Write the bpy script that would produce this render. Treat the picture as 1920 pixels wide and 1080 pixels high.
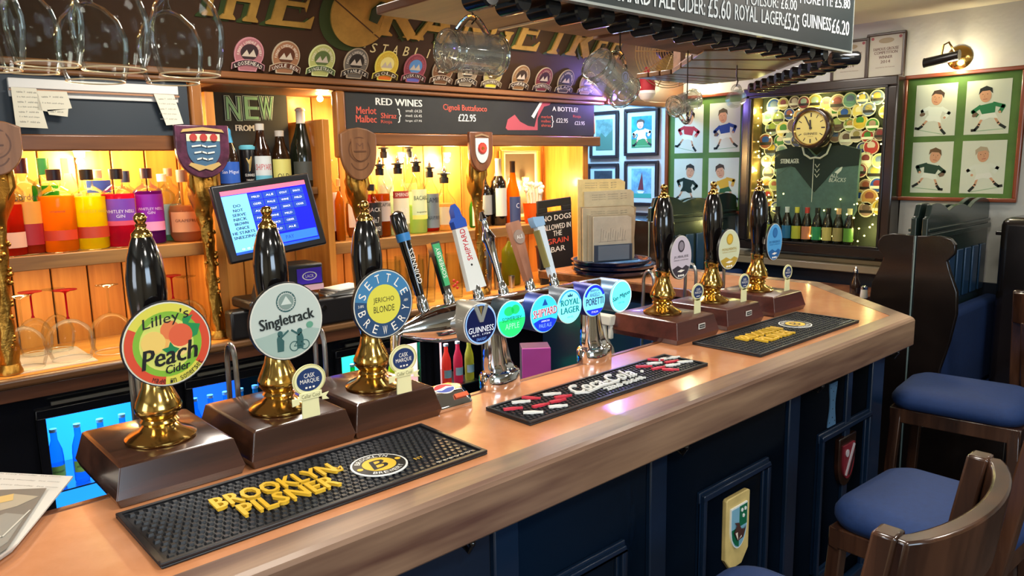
import bpy, bmesh, math, random
from mathutils import Matrix, Vector
for o in list(bpy.data.objects): bpy.data.objects.remove(o)
SC = bpy.context.scene
COL = SC.collection
R = math.radians
PI = math.pi
# ---------------------------------------------------------------- camera, world, lights, exposure
CZ = 1.68; FPX = 1421.0
def _rot(yaw, pit, roll):
    cy, sy = math.cos(yaw), math.sin(yaw)
    f = Vector((sy*math.cos(pit), cy*math.cos(pit), -math.sin(pit)))
    r = Vector((cy, -sy, 0)); d = f.cross(r)
    return (math.cos(roll)*r+math.sin(roll)*d, -math.sin(roll)*r+math.cos(roll)*d, f)
CR, CD, CF = _rot(R(42.3), R(9.35), R(1.07))
cam = bpy.data.cameras.new('camera'); camo = bpy.data.objects.new('camera', cam); COL.objects.link(camo)
cam.sensor_width = 36; cam.lens = FPX/1920*36; cam.clip_start = .02; cam.clip_end = 60
m3 = Matrix((CR, -CD, -CF)).transposed()
camo.matrix_world = Matrix.Translation((0, 0, CZ)) @ m3.to_4x4()
SC.camera = camo
def at(u, v, x=None, y=None, z=None):
    """the point of the scene seen at a pixel of the photograph, on a real plane x=, y= or z="""
    d = CR*((u-960)/FPX)+CD*((v-540)/FPX)+CF
    if x is not None: t = x/d.x
    elif y is not None: t = y/d.y
    else: t = (z-CZ)/d.z
    return Vector((0, 0, CZ))+d*t
SC.view_settings.view_transform = 'Standard'; SC.view_settings.look = 'None'
SC.view_settings.exposure = 0.75; SC.view_settings.gamma = 1; SC.view_settings.use_curve_mapping = False
SC.cycles.transparent_max_bounces = 40; SC.cycles.max_bounces = 10
W = bpy.data.worlds.new('world'); SC.world = W; W.use_nodes = True
W.node_tree.nodes['Background'].inputs[0].default_value = (.8, .85, 1, 1)
W.node_tree.nodes['Background'].inputs[1].default_value = .3
def light(kind, loc, power, col, size=.3, size_y=None, rot=(0, 0, 0), name='ceiling_lamp_light'):
    l = bpy.data.lights.new(name, kind); l.energy = power; l.color = col
    if kind == 'AREA':
        l.size = size
        if size_y: l.shape = 'RECTANGLE'; l.size_y = size_y
    elif kind != 'SUN': l.shadow_soft_size = size
    if kind == 'SPOT': l.spot_size = R(110); l.spot_blend = .6
    o = bpy.data.objects.new(name, l); COL.objects.link(o); o.location = loc; o.rotation_euler = rot
    return o
WARM = (1, .62, .25); NEUT = (1, .93, .82)
for x, y, p in ((.4, -.5, 13), (2.3, -.6, 9), (.9, .7, 9), (2.7, .8, 8), (1.2, 2.4, 16), (2.8, 2.6, 12), (-.9, 1.2, 14), (-1.5, -1.5, 16), (3.9, .3, 3), (4.0, 2.0, 5), (3.9, 3.6, 2)):
    light('AREA', (x, y, 2.42), p, NEUT, .35)
light('AREA', (.2, -2.9, 1.75), 34, (.62, .8, 1), 2.0, 1.0, (R(90), 0, 0), 'window_light')
light('AREA', (-2.6, 1.2, 1.6), 14, (.75, .86, 1), 1.2, 1.0, (R(90), 0, R(-90)), 'window_light')

# ---------------------------------------------------------------- materials
def hexc(h):
    h = h.lstrip('#'); c = [int(h[i:i+2], 16)/255 for i in (0, 2, 4)]
    return tuple((x/12.92 if x <= .04045 else ((x+.055)/1.055)**2.4) for x in c)+(1,)
MC = {}
def mat(h, rough=.5, metal=0., emit=0., coat=0., bump=0., var=0., scale=20., stretch=None, spec=None, h2=None, detail=4):
    key = (h, rough, metal, emit, coat, bump, var, scale, stretch, spec, h2)
    if key in MC: return MC[key]
    m = bpy.data.materials.new('surface'); m.use_nodes = True; nt = m.node_tree
    b = nt.nodes['Principled BSDF']; c = hexc(h)
    b.inputs['Base Color'].default_value = c; b.inputs['Roughness'].default_value = rough; b.inputs['Metallic'].default_value = metal
    if coat: b.inputs['Coat Weight'].default_value = coat; b.inputs['Coat Roughness'].default_value = .12
    if spec is not None: b.inputs['Specular IOR Level'].default_value = spec
    if emit: b.inputs['Emission Color'].default_value = c; b.inputs['Emission Strength'].default_value = emit
    if bump or var:
        tc = nt.nodes.new('ShaderNodeTexCoord'); mp = nt.nodes.new('ShaderNodeMapping'); n = nt.nodes.new('ShaderNodeTexNoise')
        n.inputs['Scale'].default_value = scale; n.inputs['Detail'].default_value = detail; n.inputs['Roughness'].default_value = .62
        if stretch: mp.inputs['Scale'].default_value = stretch
        nt.links.new(tc.outputs['Object'], mp.inputs[0]); nt.links.new(mp.outputs[0], n.inputs[0])
        if var:
            r = nt.nodes.new('ShaderNodeValToRGB'); e = r.color_ramp.elements
            e[0].position = .36; e[1].position = .66
            lo = hexc(h2) if h2 else tuple(x*(1-var) for x in c[:3])+(1,)
            e[0].color = lo; e[1].color = c if h2 else tuple(min(1, x*(1+var*.35)) for x in c[:3])+(1,)
            nt.links.new(n.outputs[0], r.inputs[0]); nt.links.new(r.outputs[0], b.inputs['Base Color'])
        if bump:
            bp = nt.nodes.new('ShaderNodeBump'); bp.inputs['Strength'].default_value = bump; bp.inputs['Distance'].default_value = .004
            nt.links.new(n.outputs[0], bp.inputs['Height']); nt.links.new(bp.outputs[0], b.inputs['Normal'])
    MC[key] = m; return m
def wood(h, h2, rough=.35, axis='x', scale=14., coat=.3, bump=.12):
    s = {'x': (.08, 1, 1), 'y': (1, .08, 1), 'z': (1, 1, .08)}[axis]
    return mat(h, rough, coat=coat, bump=bump, var=.4, scale=scale, stretch=s, h2=h2)
def glassy(h, body=0., rough=.02, blend=.25):
    """thin clear or tinted glass: mostly see-through with a fresnel gloss; body adds the cloudiness of a liquid"""
    key = ('g', h, body, rough, blend)
    if key in MC: return MC[key]
    m = bpy.data.materials.new('glass'); m.use_nodes = True; nt = m.node_tree
    for n in list(nt.nodes): nt.nodes.remove(n)
    o = nt.nodes.new('ShaderNodeOutputMaterial'); t = nt.nodes.new('ShaderNodeBsdfTransparent'); g = nt.nodes.new('ShaderNodeBsdfGlossy')
    t.inputs[0].default_value = hexc(h); g.inputs['Roughness'].default_value = rough
    lw = nt.nodes.new('ShaderNodeLayerWeight'); lw.inputs[0].default_value = blend
    mx = nt.nodes.new('ShaderNodeMixShader'); base = t
    if body:
        d = nt.nodes.new('ShaderNodeBsdfDiffuse'); d.inputs[0].default_value = hexc(h)
        tl = nt.nodes.new('ShaderNodeBsdfTranslucent'); tl.inputs[0].default_value = hexc(h)
        a = nt.nodes.new('ShaderNodeMixShader'); a.inputs[0].default_value = .5
        nt.links.new(d.outputs[0], a.inputs[1]); nt.links.new(tl.outputs[0], a.inputs[2])
        q = nt.nodes.new('ShaderNodeMixShader'); q.inputs[0].default_value = body
        nt.links.new(t.outputs[0], q.inputs[1]); nt.links.new(a.outputs[0], q.inputs[2]); base = q
    ml = nt.nodes.new('ShaderNodeMath'); ml.operation = 'MULTIPLY'; ml.inputs[1].default_value = .5; nt.links.new(lw.outputs['Fresnel'], ml.inputs[0]); nt.links.new(ml.outputs[0], mx.inputs[0]); nt.links.new(base.outputs[0], mx.inputs[1]); nt.links.new(g.outputs[0], mx.inputs[2])
    nt.links.new(mx.outputs[0], o.inputs[0]); MC[key] = m; return m
def realglass(h='f4faf6'):
    key = ('rg', h)
    if key in MC: return MC[key]
    m = bpy.data.materials.new('thick_glass'); m.use_nodes = True; b = m.node_tree.nodes['Principled BSDF']
    b.inputs['Base Color'].default_value = hexc(h); b.inputs['Transmission Weight'].default_value = 1; b.inputs['Roughness'].default_value = .01
    b.inputs['IOR'].default_value = 1.47; MC[key] = m; return m
BRASS = mat('cda75c', .15, 1.); GOLD = mat('b8863a', .34, 1., bump=.5, scale=60); CHROME = mat('e4e6ea', .07, 1.); STEEL = mat('b5b5b2', .28, 1.)
BLACKG = mat('0d0b0c', .08, coat=.8); BLACK = mat('121214', .45); NAVY = mat('10233b', .28, coat=.35, bump=.1, scale=9)
CLEAR = glassy('f6faf8', 0, .02, .16)
DWOOD = wood('3a2219', '1c0f0a', .25); MWOOD = wood('7d4a2a', '4f2a16', .35); PINE = wood('d9933f', 'b0641e', .45, 'z', 10, .15)
WHITE = mat('f2efe6', .5); CREAM = mat('e3e2b0', .45)

# ---------------------------------------------------------------- mesh builder
TXT = {}
def glyphs(s):
    if s in TXT: return TXT[s]
    cu = bpy.data.curves.new('t', 'FONT'); cu.body = s; cu.size = 1; cu.resolution_u = 2; cu.fill_mode = 'FRONT'
    ob = bpy.data.objects.new('t', cu); me = bpy.data.meshes.new_from_object(ob)
    v = [tuple(p.co) for p in me.vertices]; f = [tuple(p.vertices) for p in me.polygons]
    e = {}
    for p in f:
        for i in range(len(p)):
            a, b = p[i], p[(i+1) % len(p)]
            if (b, a) in e: del e[(b, a)]
            else: e[(a, b)] = 1
    bpy.data.meshes.remove(me); bpy.data.objects.remove(ob); bpy.data.curves.remove(cu)
    xs = [p[0] for p in v]; ys = [p[1] for p in v]
    TXT[s] = (v, f, list(e), (min(xs), max(xs), min(ys), max(ys))) if v else None
    return TXT[s]
def YF(x=0., y=0., z=0.):   # drawing plane (right, up, out) that faces the customers (-Y)
    return lambda p: (x+p[0], y-p[2], z+p[1])
def XF(x=0., y=0., z=0.):   # drawing plane on the right-hand wall, facing -X
    return lambda p: (x-p[2], y-p[0], z+p[1])
def ZF(x=0., y=0., z=0.):
    return lambda p: (x+p[0], y+p[1], z+p[2])
def MF(M): return lambda p: tuple(M @ Vector(p))
def WRAP(r, f):             # wraps a drawing round a bottle of radius r
    return lambda p: f((r*math.sin(p[0]/r)*(1+p[2]/r), p[1], (r+p[2])*math.cos(p[0]/r)))
class B:
    def __init__(s, f=None, mt=None): s.v = []; s.fc = []; s.mi = []; s.mats = []; s.f = f; s.mt = mt
    def add(s, vs, fs, m=None):
        m = m or s.mt
        if m not in s.mats: s.mats.append(m)
        i = s.mats.index(m); n = len(s.v)
        s.v += [tuple(s.f(p)) for p in vs] if s.f else [tuple(p) for p in vs]
        s.fc += [tuple(a+n for a in f) for f in fs]; s.mi += [i]*len(fs); return s
    def box(s, x0, x1, y0, y1, z0, z1, m=None):
        return s.add([(x, y, z) for z in (z0, z1) for x, y in ((x0, y0), (x1, y0), (x1, y1), (x0, y1))],
                     [(0, 3, 2, 1), (4, 5, 6, 7), (0, 1, 5, 4), (1, 2, 6, 5), (2, 3, 7, 6), (3, 0, 4, 7)], m)
    def hexa(s, a, b, m=None):  # two rings of 4 points
        return s.add(list(a)+list(b), [(0, 3, 2, 1), (4, 5, 6, 7), (0, 1, 5, 4), (1, 2, 6, 5), (2, 3, 7, 6), (3, 0, 4, 7)], m)
    def poly(s, pts, z0, z1, m=None):  # extrude a 2-D outline between z0 and z1
        n = len(pts)
        return s.add([(x, y, z0) for x, y in pts]+[(x, y, z1) for x, y in pts],
                     [tuple(range(n))[::-1], tuple(range(n, 2*n))]+[(i, (i+1) % n, n+(i+1) % n, n+i) for i in range(n)], m)
    def flat(s, pts, z, m=None): return s.add([(x, y, z) for x, y in pts], [tuple(range(len(pts)))], m)
    def disc(s, cx, cy, rx, ry, z0, z1, m=None, n=28, rot=0.):
        c, q = math.cos(rot), math.sin(rot)
        P = []
        for i in range(n):
            a = rx*math.cos(i*2*PI/n); b = ry*math.sin(i*2*PI/n); P.append((cx+a*c-b*q, cy+a*q+b*c))
        return s.poly(P, z0, z1, m)
    def ring(s, cx, cy, r0, r1, z, m=None, n=36, k=1., a0=0, a1=2*PI):
        vs = []; 
        for i in range(n+1):
            a = a0+(a1-a0)*i/n
            vs += [(cx+r0*math.cos(a)*k, cy+r0*math.sin(a), z), (cx+r1*math.cos(a)*k, cy+r1*math.sin(a), z)]
        return s.add(vs, [(2*i, 2*i+1, 2*i+3, 2*i+2) for i in range(n)], m)
    def stroke(s, pts, w, z, m=None, h=0.):
        for (x0, y0), (x1, y1) in zip(pts, pts[1:]):
            L = math.hypot(x1-x0, y1-y0) or 1; nx, ny = -(y1-y0)/L*w/2, (x1-x0)/L*w/2; ex, ey = (x1-x0)/L*w*.3, (y1-y0)/L*w*.3
            q = [(x0-ex+nx, y0-ey+ny), (x0-ex-nx, y0-ey-ny), (x1+ex-nx, y1+ey-ny), (x1+ex+nx, y1+ey+ny)]
            s.poly(q, z, z+h, m) if h else s.flat(q, z, m)
        return s
    def text(s, t, cx, cy, w, h, z, m=None, rot=0., shear=0., ext=0., bold=0.):
        g = glyphs(t)
        if not g: return s
        v, f, e, (x0, x1, y0, y1) = g
        sx = w/(x1-x0) if w else h/(y1-y0)*.8; sy = h/(y1-y0) if h else sx
        c, q = math.cos(rot), math.sin(rot); out = []
        for p in v:
            b = (p[1]-(y0+y1)/2)*sy; a = (p[0]-(x0+x1)/2)*sx+shear*b; out.append((cx+a*c-b*q, cy+a*q+b*c))
        if ext:
            n = len(v); s.add([(a, b, z) for a, b in out]+[(a, b, z+ext) for a, b in out],
                              [tuple(i+n for i in k) for k in f]+[(a, b, b+n, a+n) for a, b in e], m)
        else: s.add([(a, b, z) for a, b in out], f, m)
        if bold:
            s.add([(a+bold, b, z+ext+.00005) for a, b in out], f, m); s.add([(a-bold, b, z+ext+.00009) for a, b in out], f, m)
        return s
    def arc(s, t, cx, cy, r, h, z, m=None, mid=90., step=None, flip=False, k=1., wf=.62):
        n = len(t); step = step or math.degrees(h*.95/r)
        for i, ch in enumerate(t):
            if ch == ' ': continue
            a = R(mid-(i-(n-1)/2)*step) if not flip else R(mid+(i-(n-1)/2)*step)
            ww = h*wf*(.35 if ch in "IL'1" and ch != 'L' else 1)
            s.text(ch, cx+r*math.cos(a)*k, cy+r*math.sin(a), ww, h, z, m, (a-PI/2) if not flip else (a+PI/2))
        return s
    def lathe(s, prof, n=24, m=None, cx=0., cy=0., cz=0., cap=True):
        vs = []; fs = []
        for r, z in prof:
            for i in range(n): a = i*2*PI/n; vs.append((cx+r*math.cos(a), cy+r*math.sin(a), cz+z))
        for k in range(len(prof)-1):
            for i in range(n): j = (i+1) % n; fs.append((k*n+i, k*n+j, (k+1)*n+j, (k+1)*n+i))
        if cap:
            if prof[0][0] > 1e-5: fs.append(tuple(range(n))[::-1])
            if prof[-1][0] > 1e-5: fs.append(tuple(range((len(prof)-1)*n, len(prof)*n)))
        return s.add(vs, fs, m)
    def tube(s, pts, r, n=8, m=None, closed=False):
        pts = [Vector(p) for p in pts]; vs = []; fs = []; N = len(pts); rr = r if isinstance(r, (list, tuple)) else [r]*N
        up = None
        for i, p in enumerate(pts):
            t = (pts[(i+1) % N]-pts[i-1]) if closed else (pts[min(i+1, N-1)]-pts[max(i-1, 0)])
            t.normalize()
            if up is None: up = t.orthogonal().normalized()
            up = (up-t*up.dot(t)).normalized(); w = t.cross(up)
            for k in range(n): a = k*2*PI/n; vs.append(p+(up*math.cos(a)+w*math.sin(a))*rr[i])
        for i in range(N if closed else N-1):
            j = (i+1) % N
            for k in range(n): l = (k+1) % n; fs.append((i*n+k, i*n+l, j*n+l, j*n+k))
        if not closed: fs += [tuple(range(n))[::-1], tuple(range((N-1)*n, N*n))]
        return s.add(vs, fs, m)
    def sph(s, c, r, m=None, n=12, q=8, sc=(1, 1, 1)):
        prof = [(math.sin(PI*i/q), -math.cos(PI*i/q)) for i in range(q+1)]
        vs = []; fs = []
        for a, z in prof:
            for i in range(n): t = i*2*PI/n; vs.append((c[0]+r*sc[0]*a*math.cos(t), c[1]+r*sc[1]*a*math.sin(t), c[2]+r*sc[2]*z))
        for k in range(q):
            for i in range(n): j = (i+1) % n; fs.append((k*n+i, k*n+j, (k+1)*n+j, (k+1)*n+i))
        return s.add(vs, fs, m)
    def done(s, name, parent=None, label=None, bevel=0., loc=None, rot=None, smooth=True, ang=35, segs=2, sub=0, recalc=True):
        me = bpy.data.meshes.new(name); me.from_pydata(s.v, [], s.fc)
        for m in s.mats: me.materials.append(m)
        me.polygons.foreach_set('material_index', s.mi)
        bm = bmesh.new(); bm.from_mesh(me)
        bmesh.ops.remove_doubles(bm, verts=bm.verts, dist=1e-6) if recalc else None
        if recalc: bmesh.ops.recalc_face_normals(bm, faces=bm.faces)
        bm.to_mesh(me); bm.free()
        if smooth: me.shade_smooth(); me.set_sharp_from_angle(angle=R(ang))
        o = bpy.data.objects.new(name, me); COL.objects.link(o)
        if parent: o.parent = parent
        if loc is not None: o.location = loc
        if rot: o.rotation_euler = rot
        if bevel:
            md = o.modifiers.new('bevel', 'BEVEL'); md.width = bevel; md.segments = segs; md.limit_method = 'ANGLE'; md.angle_limit = R(40)
        if sub: md = o.modifiers.new('sub', 'SUBSURF'); md.levels = sub; md.render_levels = sub
        if label: o['label'] = label
        return o
def thing(name, label, cat, loc=(0, 0, 0), rz=0., group=None, rot=None):
    o = bpy.data.objects.new(name, None); COL.objects.link(o); o.location = loc; o.rotation_euler = rot or (0, 0, rz); o.empty_display_size = .05
    o['label'] = label; o['category'] = cat
    if group: o['group'] = group
    return o
def tag(o, label, cat, group=None, kind=None):
    o['label'] = label; o['category'] = cat
    if group: o['group'] = group
    if kind: o['kind'] = kind
    return o
def struct(o): o['kind'] = 'structure'; return o
def stuff(o): o['kind'] = 'stuff'; return o
def children(o): return [c for c in o.children]
def dup(root, loc, rz=0., label=None, group=None):
    def cp(o, par):
        c = o.copy(); COL.objects.link(c); c.parent = par
        for ch in children(o): cp(ch, c)
        return c
    kids = children(root); r = root.copy(); COL.objects.link(r); r.location = loc; r.rotation_euler = (0, 0, rz)
    for k in kids: cp(k, r)
    if label: r['label'] = label
    if group: r['group'] = group
    return r
def frame_part(b, x0, x1, y0, y1, w, z0, z1, m=None):  # four bars of a frame in the drawing plane
    b.box(x0, x1, y1-w, y1, z0, z1, m); b.box(x0, x1, y0, y0+w, z0, z1, m)
    b.box(x0, x0+w, y0+w, y1-w, z0, z1, m); b.box(x1-w, x1, y0+w, y1-w, z0, z1, m); return b
# ---------------------------------------------------------------- the room
CEIL = 2.44; XW = 4.6; YB = 4.6
struct(B(mt=mat('3a2c26', .6, var=.4, scale=3)).box(-3, XW, -3.2, YB, -.1, 0).done('floor'))
struct(B(mt=mat('cfcab4', .9, bump=.6, scale=14)).box(-3, XW, -3.2, YB, CEIL, CEIL+.1).done('ceiling'))
PLAST = mat('b9b9b0', .85, bump=1.0, scale=16, detail=2)
struct(B(mt=PLAST).box(XW, XW+.1, -3.2, YB, 0, CEIL).done('wall_right'))
struct(B(mt=mat('9fb4c6', .8, bump=.5, scale=16)).box(-3, XW, YB, YB+.1, 0, CEIL).done('wall_back'))
struct(B(mt=mat('c9c0a6', .85)).box(-3.1, -3, -3.2, YB, 0, CEIL).done('wall_left'))
struct(B(mt=mat('c9c0a6', .85)).box(-3, XW, -3.3, -3.2, 0, CEIL).done('wall_front'))
DADO = mat('0e1726', .4)
b = B(mt=DADO).box(XW-.02, XW, -3.2, YB, 0, 1.0); struct(b.done('trim_1'))
b = B(mt=mat('8d8168', .35, coat=.3)); b.box(XW-.10, XW, 1.75, YB, 1.0, 1.045); b.box(XW-.06, XW, 1.75, YB, 1.045, 1.075)
struct(b.done('trim_2', bevel=.006))
b = B(mt=mat('3a1f18', .4, bump=.3)); b.box(XW-.05, XW, 1.77, 1.83, 1.07, 2.12); struct(b.done('trim_3', bevel=.005))

# ---------------------------------------------------------------- the bar counter
BT = 1.08
bar = thing('bar_counter', 'long wooden bar counter with orange-brown top and navy panelled front', 'bar counter', (0, 0, 0))
outer = [(-.8, 1.045), (3.0, 1.045), (3.565, 1.68), (3.565, 3.02)]
inner = [(-.8, 1.51), (2.42, 1.51), (2.95, 2.02), (2.95, 3.02)]
def offs(pl, d):  # move a polyline sideways (towards the bar's inside for d>0)
    out = []
    for i, p in enumerate(pl):
        ns = []
        for a, c in ((i-1, i), (i, i+1)):
            if a >= 0 and c < len(pl):
                dx, dy = pl[c][0]-pl[a][0], pl[c][1]-pl[a][1]; L = math.hypot(dx, dy); ns.append((-dy/L, dx/L))
        nx = sum(n[0] for n in ns)/len(ns); ny = sum(n[1] for n in ns)/len(ns); k = nx*nx+ny*ny
        out.append((p[0]+nx*d/k, p[1]+ny*d/k))
    return out
LAM = mat('cd8f66', .22, coat=.3, bump=.05, var=.3, scale=5, h2='b97a50', detail=8)
o1 = offs(outer, .075); i1 = offs(inner, -.018)
def strip(b, A, Bp, z0, z1, m=None):
    for k in range(len(A)-1):
        b.hexa([(A[k][0], A[k][1], z0), (A[k+1][0], A[k+1][1], z0), (Bp[k+1][0], Bp[k+1][1], z0), (Bp[k][0], Bp[k][1], z0)],
               [(A[k][0], A[k][1], z1), (A[k+1][0], A[k+1][1], z1), (Bp[k+1][0], Bp[k+1][1], z1), (Bp[k][0], Bp[k][1], z1)], m)
    return b
strip(B(mt=LAM), o1, i1, BT-.04, BT).done('worktop', bar)
LIPW = wood('9c7e64', '573b30', .42, 'x', 10, .08, .2)
# rounded front lip swept along the outer edge
def sweep(pl, prof, m):
    b = B(mt=m); rings = []
    for d, z in prof: rings.append([(p[0], p[1], z) for p in offs(pl, d)])
    n = len(pl); k = len(prof); vs = [q for r in rings for q in r]; fs = []
    for j in range(k):
        l = (j+1) % k
        for i in range(n-1): fs.append((j*n+i, j*n+i+1, l*n+i+1, l*n+i))
    fs.append(tuple(j*n for j in range(k))); fs.append(tuple(j*n+n-1 for j in range(k))[::-1]); b.add(vs, fs); return b
sweep(outer, [(.078, BT+.001), (.078, .975), (.003, .972), (0, .976), (0, 1.068), (.004, 1.076), (.012, BT+.002)], LIPW).done('lip', bar, ang=20)
sweep(inner, [(0, BT+.002), (0, BT-.04), (-.02, BT-.04), (-.02, BT+.002)], MWOOD).done('inner_edge', bar, bevel=.003)
# carcass and navy panels
FY = 1.135
fo = [(-.8, FY), (2.93, FY), (3.47, 1.72), (3.47, 3.02)]; fi = [(-.8, 1.42), (2.45, 1.42), (2.98, 1.95), (2.98, 3.02)]
strip(B(mt=NAVY), fo, fi, .0, .975).done('carcass', bar)
for u in (1228, 1478, 940, 560):
    p = at(u, 900, y=FY-.004); B(mt=NAVY).box(p.x-.035, p.x+.035, FY-.018, FY, .02, .972).done('stile', bar, bevel=.004)
B(mt=NAVY).box(2.82, 2.925, FY-.02, FY, .02, .972).done('stile', bar, bevel=.004)
B(mt=NAVY).box(2.62, 2.66, FY-.016, FY, .02, .972).done('stile', bar, bevel=.004)
B(mt=NAVY).box(-.8, 2.93, FY-.022, FY, .945, .972).done('top_rail', bar, bevel=.004)
B(mt=NAVY).box(-.8, 2.93, FY-.03, FY, .0, .12).done('plinth', bar, bevel=.004)
def moulding(x0, x1, z0, z1):
    b = B(f=YF(0, FY-.001, 0), mt=NAVY); frame_part(b, x0, x1, z0, z1, .032, 0, .012); frame_part(b, x0+.008, x1-.008, z0+.008, z1-.008, .014, .011, .024)
    b.done('panel_moulding', bar, bevel=.003)
a = at(1165, 1008, y=FY); c = at(1305, 915, y=FY); d = at(1435, 862, y=FY); e = at(1530, 803, y=FY); f = at(1618, 778, y=FY)
moulding(.62, a.x, .2, a.z); moulding(c.x, d.x, .2, (c.z+d.z)/2); moulding(e.x, f.x+.03, .2, (e.z+f.z)/2); moulding(-.3, .5, .2, a.z)
# black coat hooks under the lip
hk = None
for i, (u, v) in enumerate(((870, 1040), (1270, 855), (1525, 742), (1668, 676))):
    p = at(u, v, y=1.105)
    t = thing('bag_hook', 'black iron bag hook under the bar lip, %s' % ('above the lower left panel', 'above the pale shield plaque', 'beside the blue plate', 'at the far end of the bar')[i], 'hook', (p.x, FY-.012, .968), group='bag hooks under the bar lip')
    h = B(mt=BLACKG); h.tube([(-.045, .0, -.006), (.045, 0, -.006)], .006, 8); h.done('back_bar_rod', t)
    h = B(mt=BLACKG); h.tube([(0, 0, -.004), (0, -.012, -.03), (0, -.035, -.04), (0, -.045, -.02)], [.006, .006, .005, .006], 8); h.sph((0, -.045, -.018), .008); h.done('hook_arm', t)

# plaques on the bar front
def shieldpts(w, h, top=.0, n=8, notch=0.):
    pts = [(-w/2, h*.5), (-w/2, h*.05)]
    for i in range(1, n): a = i/n; pts.append((-w/2*math.cos(a*PI/2), h*.05-h*.55*math.sin(a*PI/2)**1.0))
    pts.append((0, -h*.5)); q = [(-x, y) for x, y in pts[:-1]][::-1]
    out = pts+q
    if notch: out = [(-w/2, h*.5-notch)]+out[1:-1]+[(w/2, h*.5-notch), (w*.25, h*.5-notch*.25), (0, h*.5), (-w*.25, h*.5-notch*.25)]
    return out
p = at(1379, 985, y=FY-.01)
t = thing('shield_plaque', 'pale yellow wood plaque with green and blue bird crest on the bar front', 'plaque', (p.x, FY-.001, p.z))
f0 = YF()
b = B(f=f0, mt=mat('e0c67e', .5, var=.2, scale=8)); b.poly([(-.062, .095), (-.062, -.09), (-.03, -.13), (.03, -.13), (.066, -.09), (.066, .095), (.055, .1), (-.055, .1)], 0, .016); b.done('backing_board', t, bevel=.003)
b = B(f=f0); S = shieldpts(.09, .135); b.poly(S, .016, .021, mat('eef2ee', .4)); S2 = [(x*.93, y*.94) for x, y in S]
b.poly(S2, .021, .0215, mat('7fb6cf', .4)); b.poly([(0, 0), (.042, 0), (.042, .064), (0, .064)], .0215, .022, mat('0f6a49', .4)); b.poly([(-.041, 0), (-.036, -.03), (-.02, -.052), (0, -.063), (0, 0)], .0215, .022, mat('0f6a49', .4)); b.done('crest', t)
b = B(f=f0); b.add([(x*.03-.002, y*.026-.012, .024+.006*z) for x, y, z in [(-1, .1, 0), (-.6, .9, .5), (-.9, 1.3, 0), (-.3, 1.2, .6), (0, .4, 1), (.8, .1, .8), (1.3, .3, 0), (.6, -.9, .5), (-.4, -1, .5)]], [(0, 8, 7, 6, 5, 4, 1), (1, 4, 3, 2)], mat('4c2f2a', .5)); b.add([(x*.03-.002, y*.026-.012, .0272) for x, y in [(-.9, .1), (0, .1), (.3, -.7), (-.4, -.9)]], [(0, 1, 2, 3)], mat('e8dcd0', .5))
for x, y in ((.012, .05), (.03, .05), (.021, .03)): b.disc(x, y, .006, .006, .022, .024, mat('eef2ee', .4), 5)
b.done('bird_emblem', t)
p = at(1583, 862, y=FY-.01)
t = thing('shield_plaque', 'dark wood plaque with red and silver crest in the end bar panel', 'plaque', (p.x, FY-.001, p.z))
b = B(f=f0, mt=DWOOD); b.poly([(x, y) for x, y in shieldpts(.135, .19)], 0, .02); b.done('backing_board', t, bevel=.004)
b = B(f=f0); S = shieldpts(.09, .13); b.poly(S, .02, .026, mat('7c2230', .4)); b.stroke([(-.02, -.045), (.035, .055)], .014, .0262, mat('b9b4bd', .4), .002); b.stroke([(.005, -.05), (.045, .03)], .007, .0262, mat('15131a', .4), .002); b.disc(-.018, .035, .012, .014, .026, .029, mat('b9b4bd', .4)); b.done('crest', t)
p0 = at(1566, 718, y=FY-.01); p1 = at(1566, 797, y=FY-.01); hh = (p0.z-p1.z)
pts = []
for s_ in (1, -1):
    for k in range(9):
        a = k/8; w = .03-.0115*math.sin(a*PI)**1.5; pts.append((w*s_, (hh/2-hh*a)*s_))
b = B(f=YF(), mt=mat('5b87b0', .4, .2)); b.poly(pts, 0, .004)
for x, y in ((-.02, .4), (.02, .4), (0, .3), (0, .1), (0, -.1), (0, -.3), (-.02, -.4), (.02, -.4)): b.disc(x, y*hh, .0025, .0025, .004, .0045, BLACK, 8)
tag(b.done('hinge_plate', loc=(p0.x, FY-.002, (p0.z+p1.z)/2)), 'light blue waisted metal plate screwed to the navy bar front', 'metal plate')

# ---------------------------------------------------------------- bar mats
def barmat(name, label, x0, x1, y0, y1, nub, ny):
    t = thing(name, label, 'bar mat', ((x0+x1)/2, (y0+y1)/2, BT)); w = (x1-x0)/2; d = (y1-y0)/2
    rub = mat('15161b', .42); B(mt=rub).box(-w, w, -d, d, .0005, .005).done('base', t, bevel=.002)
    b = B(mt=rub); b.box(-w, w, d-.009, d, .005, .0105); b.box(-w, w, -d, -d+.009, .005, .0105); b.box(-w, -w+.009, -d+.009, d-.009, .005, .0105); b.box(w-.009, w, -d+.009, d-.009, .005, .0105)
    b.done('rim', t, bevel=.0015)
    b = B(mt=mat('26282c', .35)); py = (2*d-.026)/ny; nx = int((2*w-.026)/nub)
    for j in range(ny):
        for i in range(nx):
            cx = -w+.014+nub*(i+.5+(.5 if j % 2 else 0))
            if cx > w-.016: continue
            cy = -d+.013+py*(j+.5); a, c = nub*.34, py*.36
            b.hexa([(cx-a, cy-c, .005), (cx+a, cy-c, .005), (cx+a, cy+c, .005), (cx-a, cy+c, .005)], [(cx-a*.7, cy-c*.7, .0095), (cx+a*.7, cy-c*.7, .0095), (cx+a*.7, cy+c*.7, .0095), (cx-a*.7, cy+c*.7, .0095)])
    stuff(b.done('rubber_nubs', t, smooth=False)); return t
YEL = mat('e3b531', .45); MW = mat('e9e9e4', .45)
t = barmat('bar_mat', 'black rubber bar mat with yellow letters, nearest the camera', .319, .972, 1.153, 1.39, .0145, 13)
def onmat(t, u, v): p = at(u, v, z=BT+.01); return p.x-t.location.x, p.y-t.location.y
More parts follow.
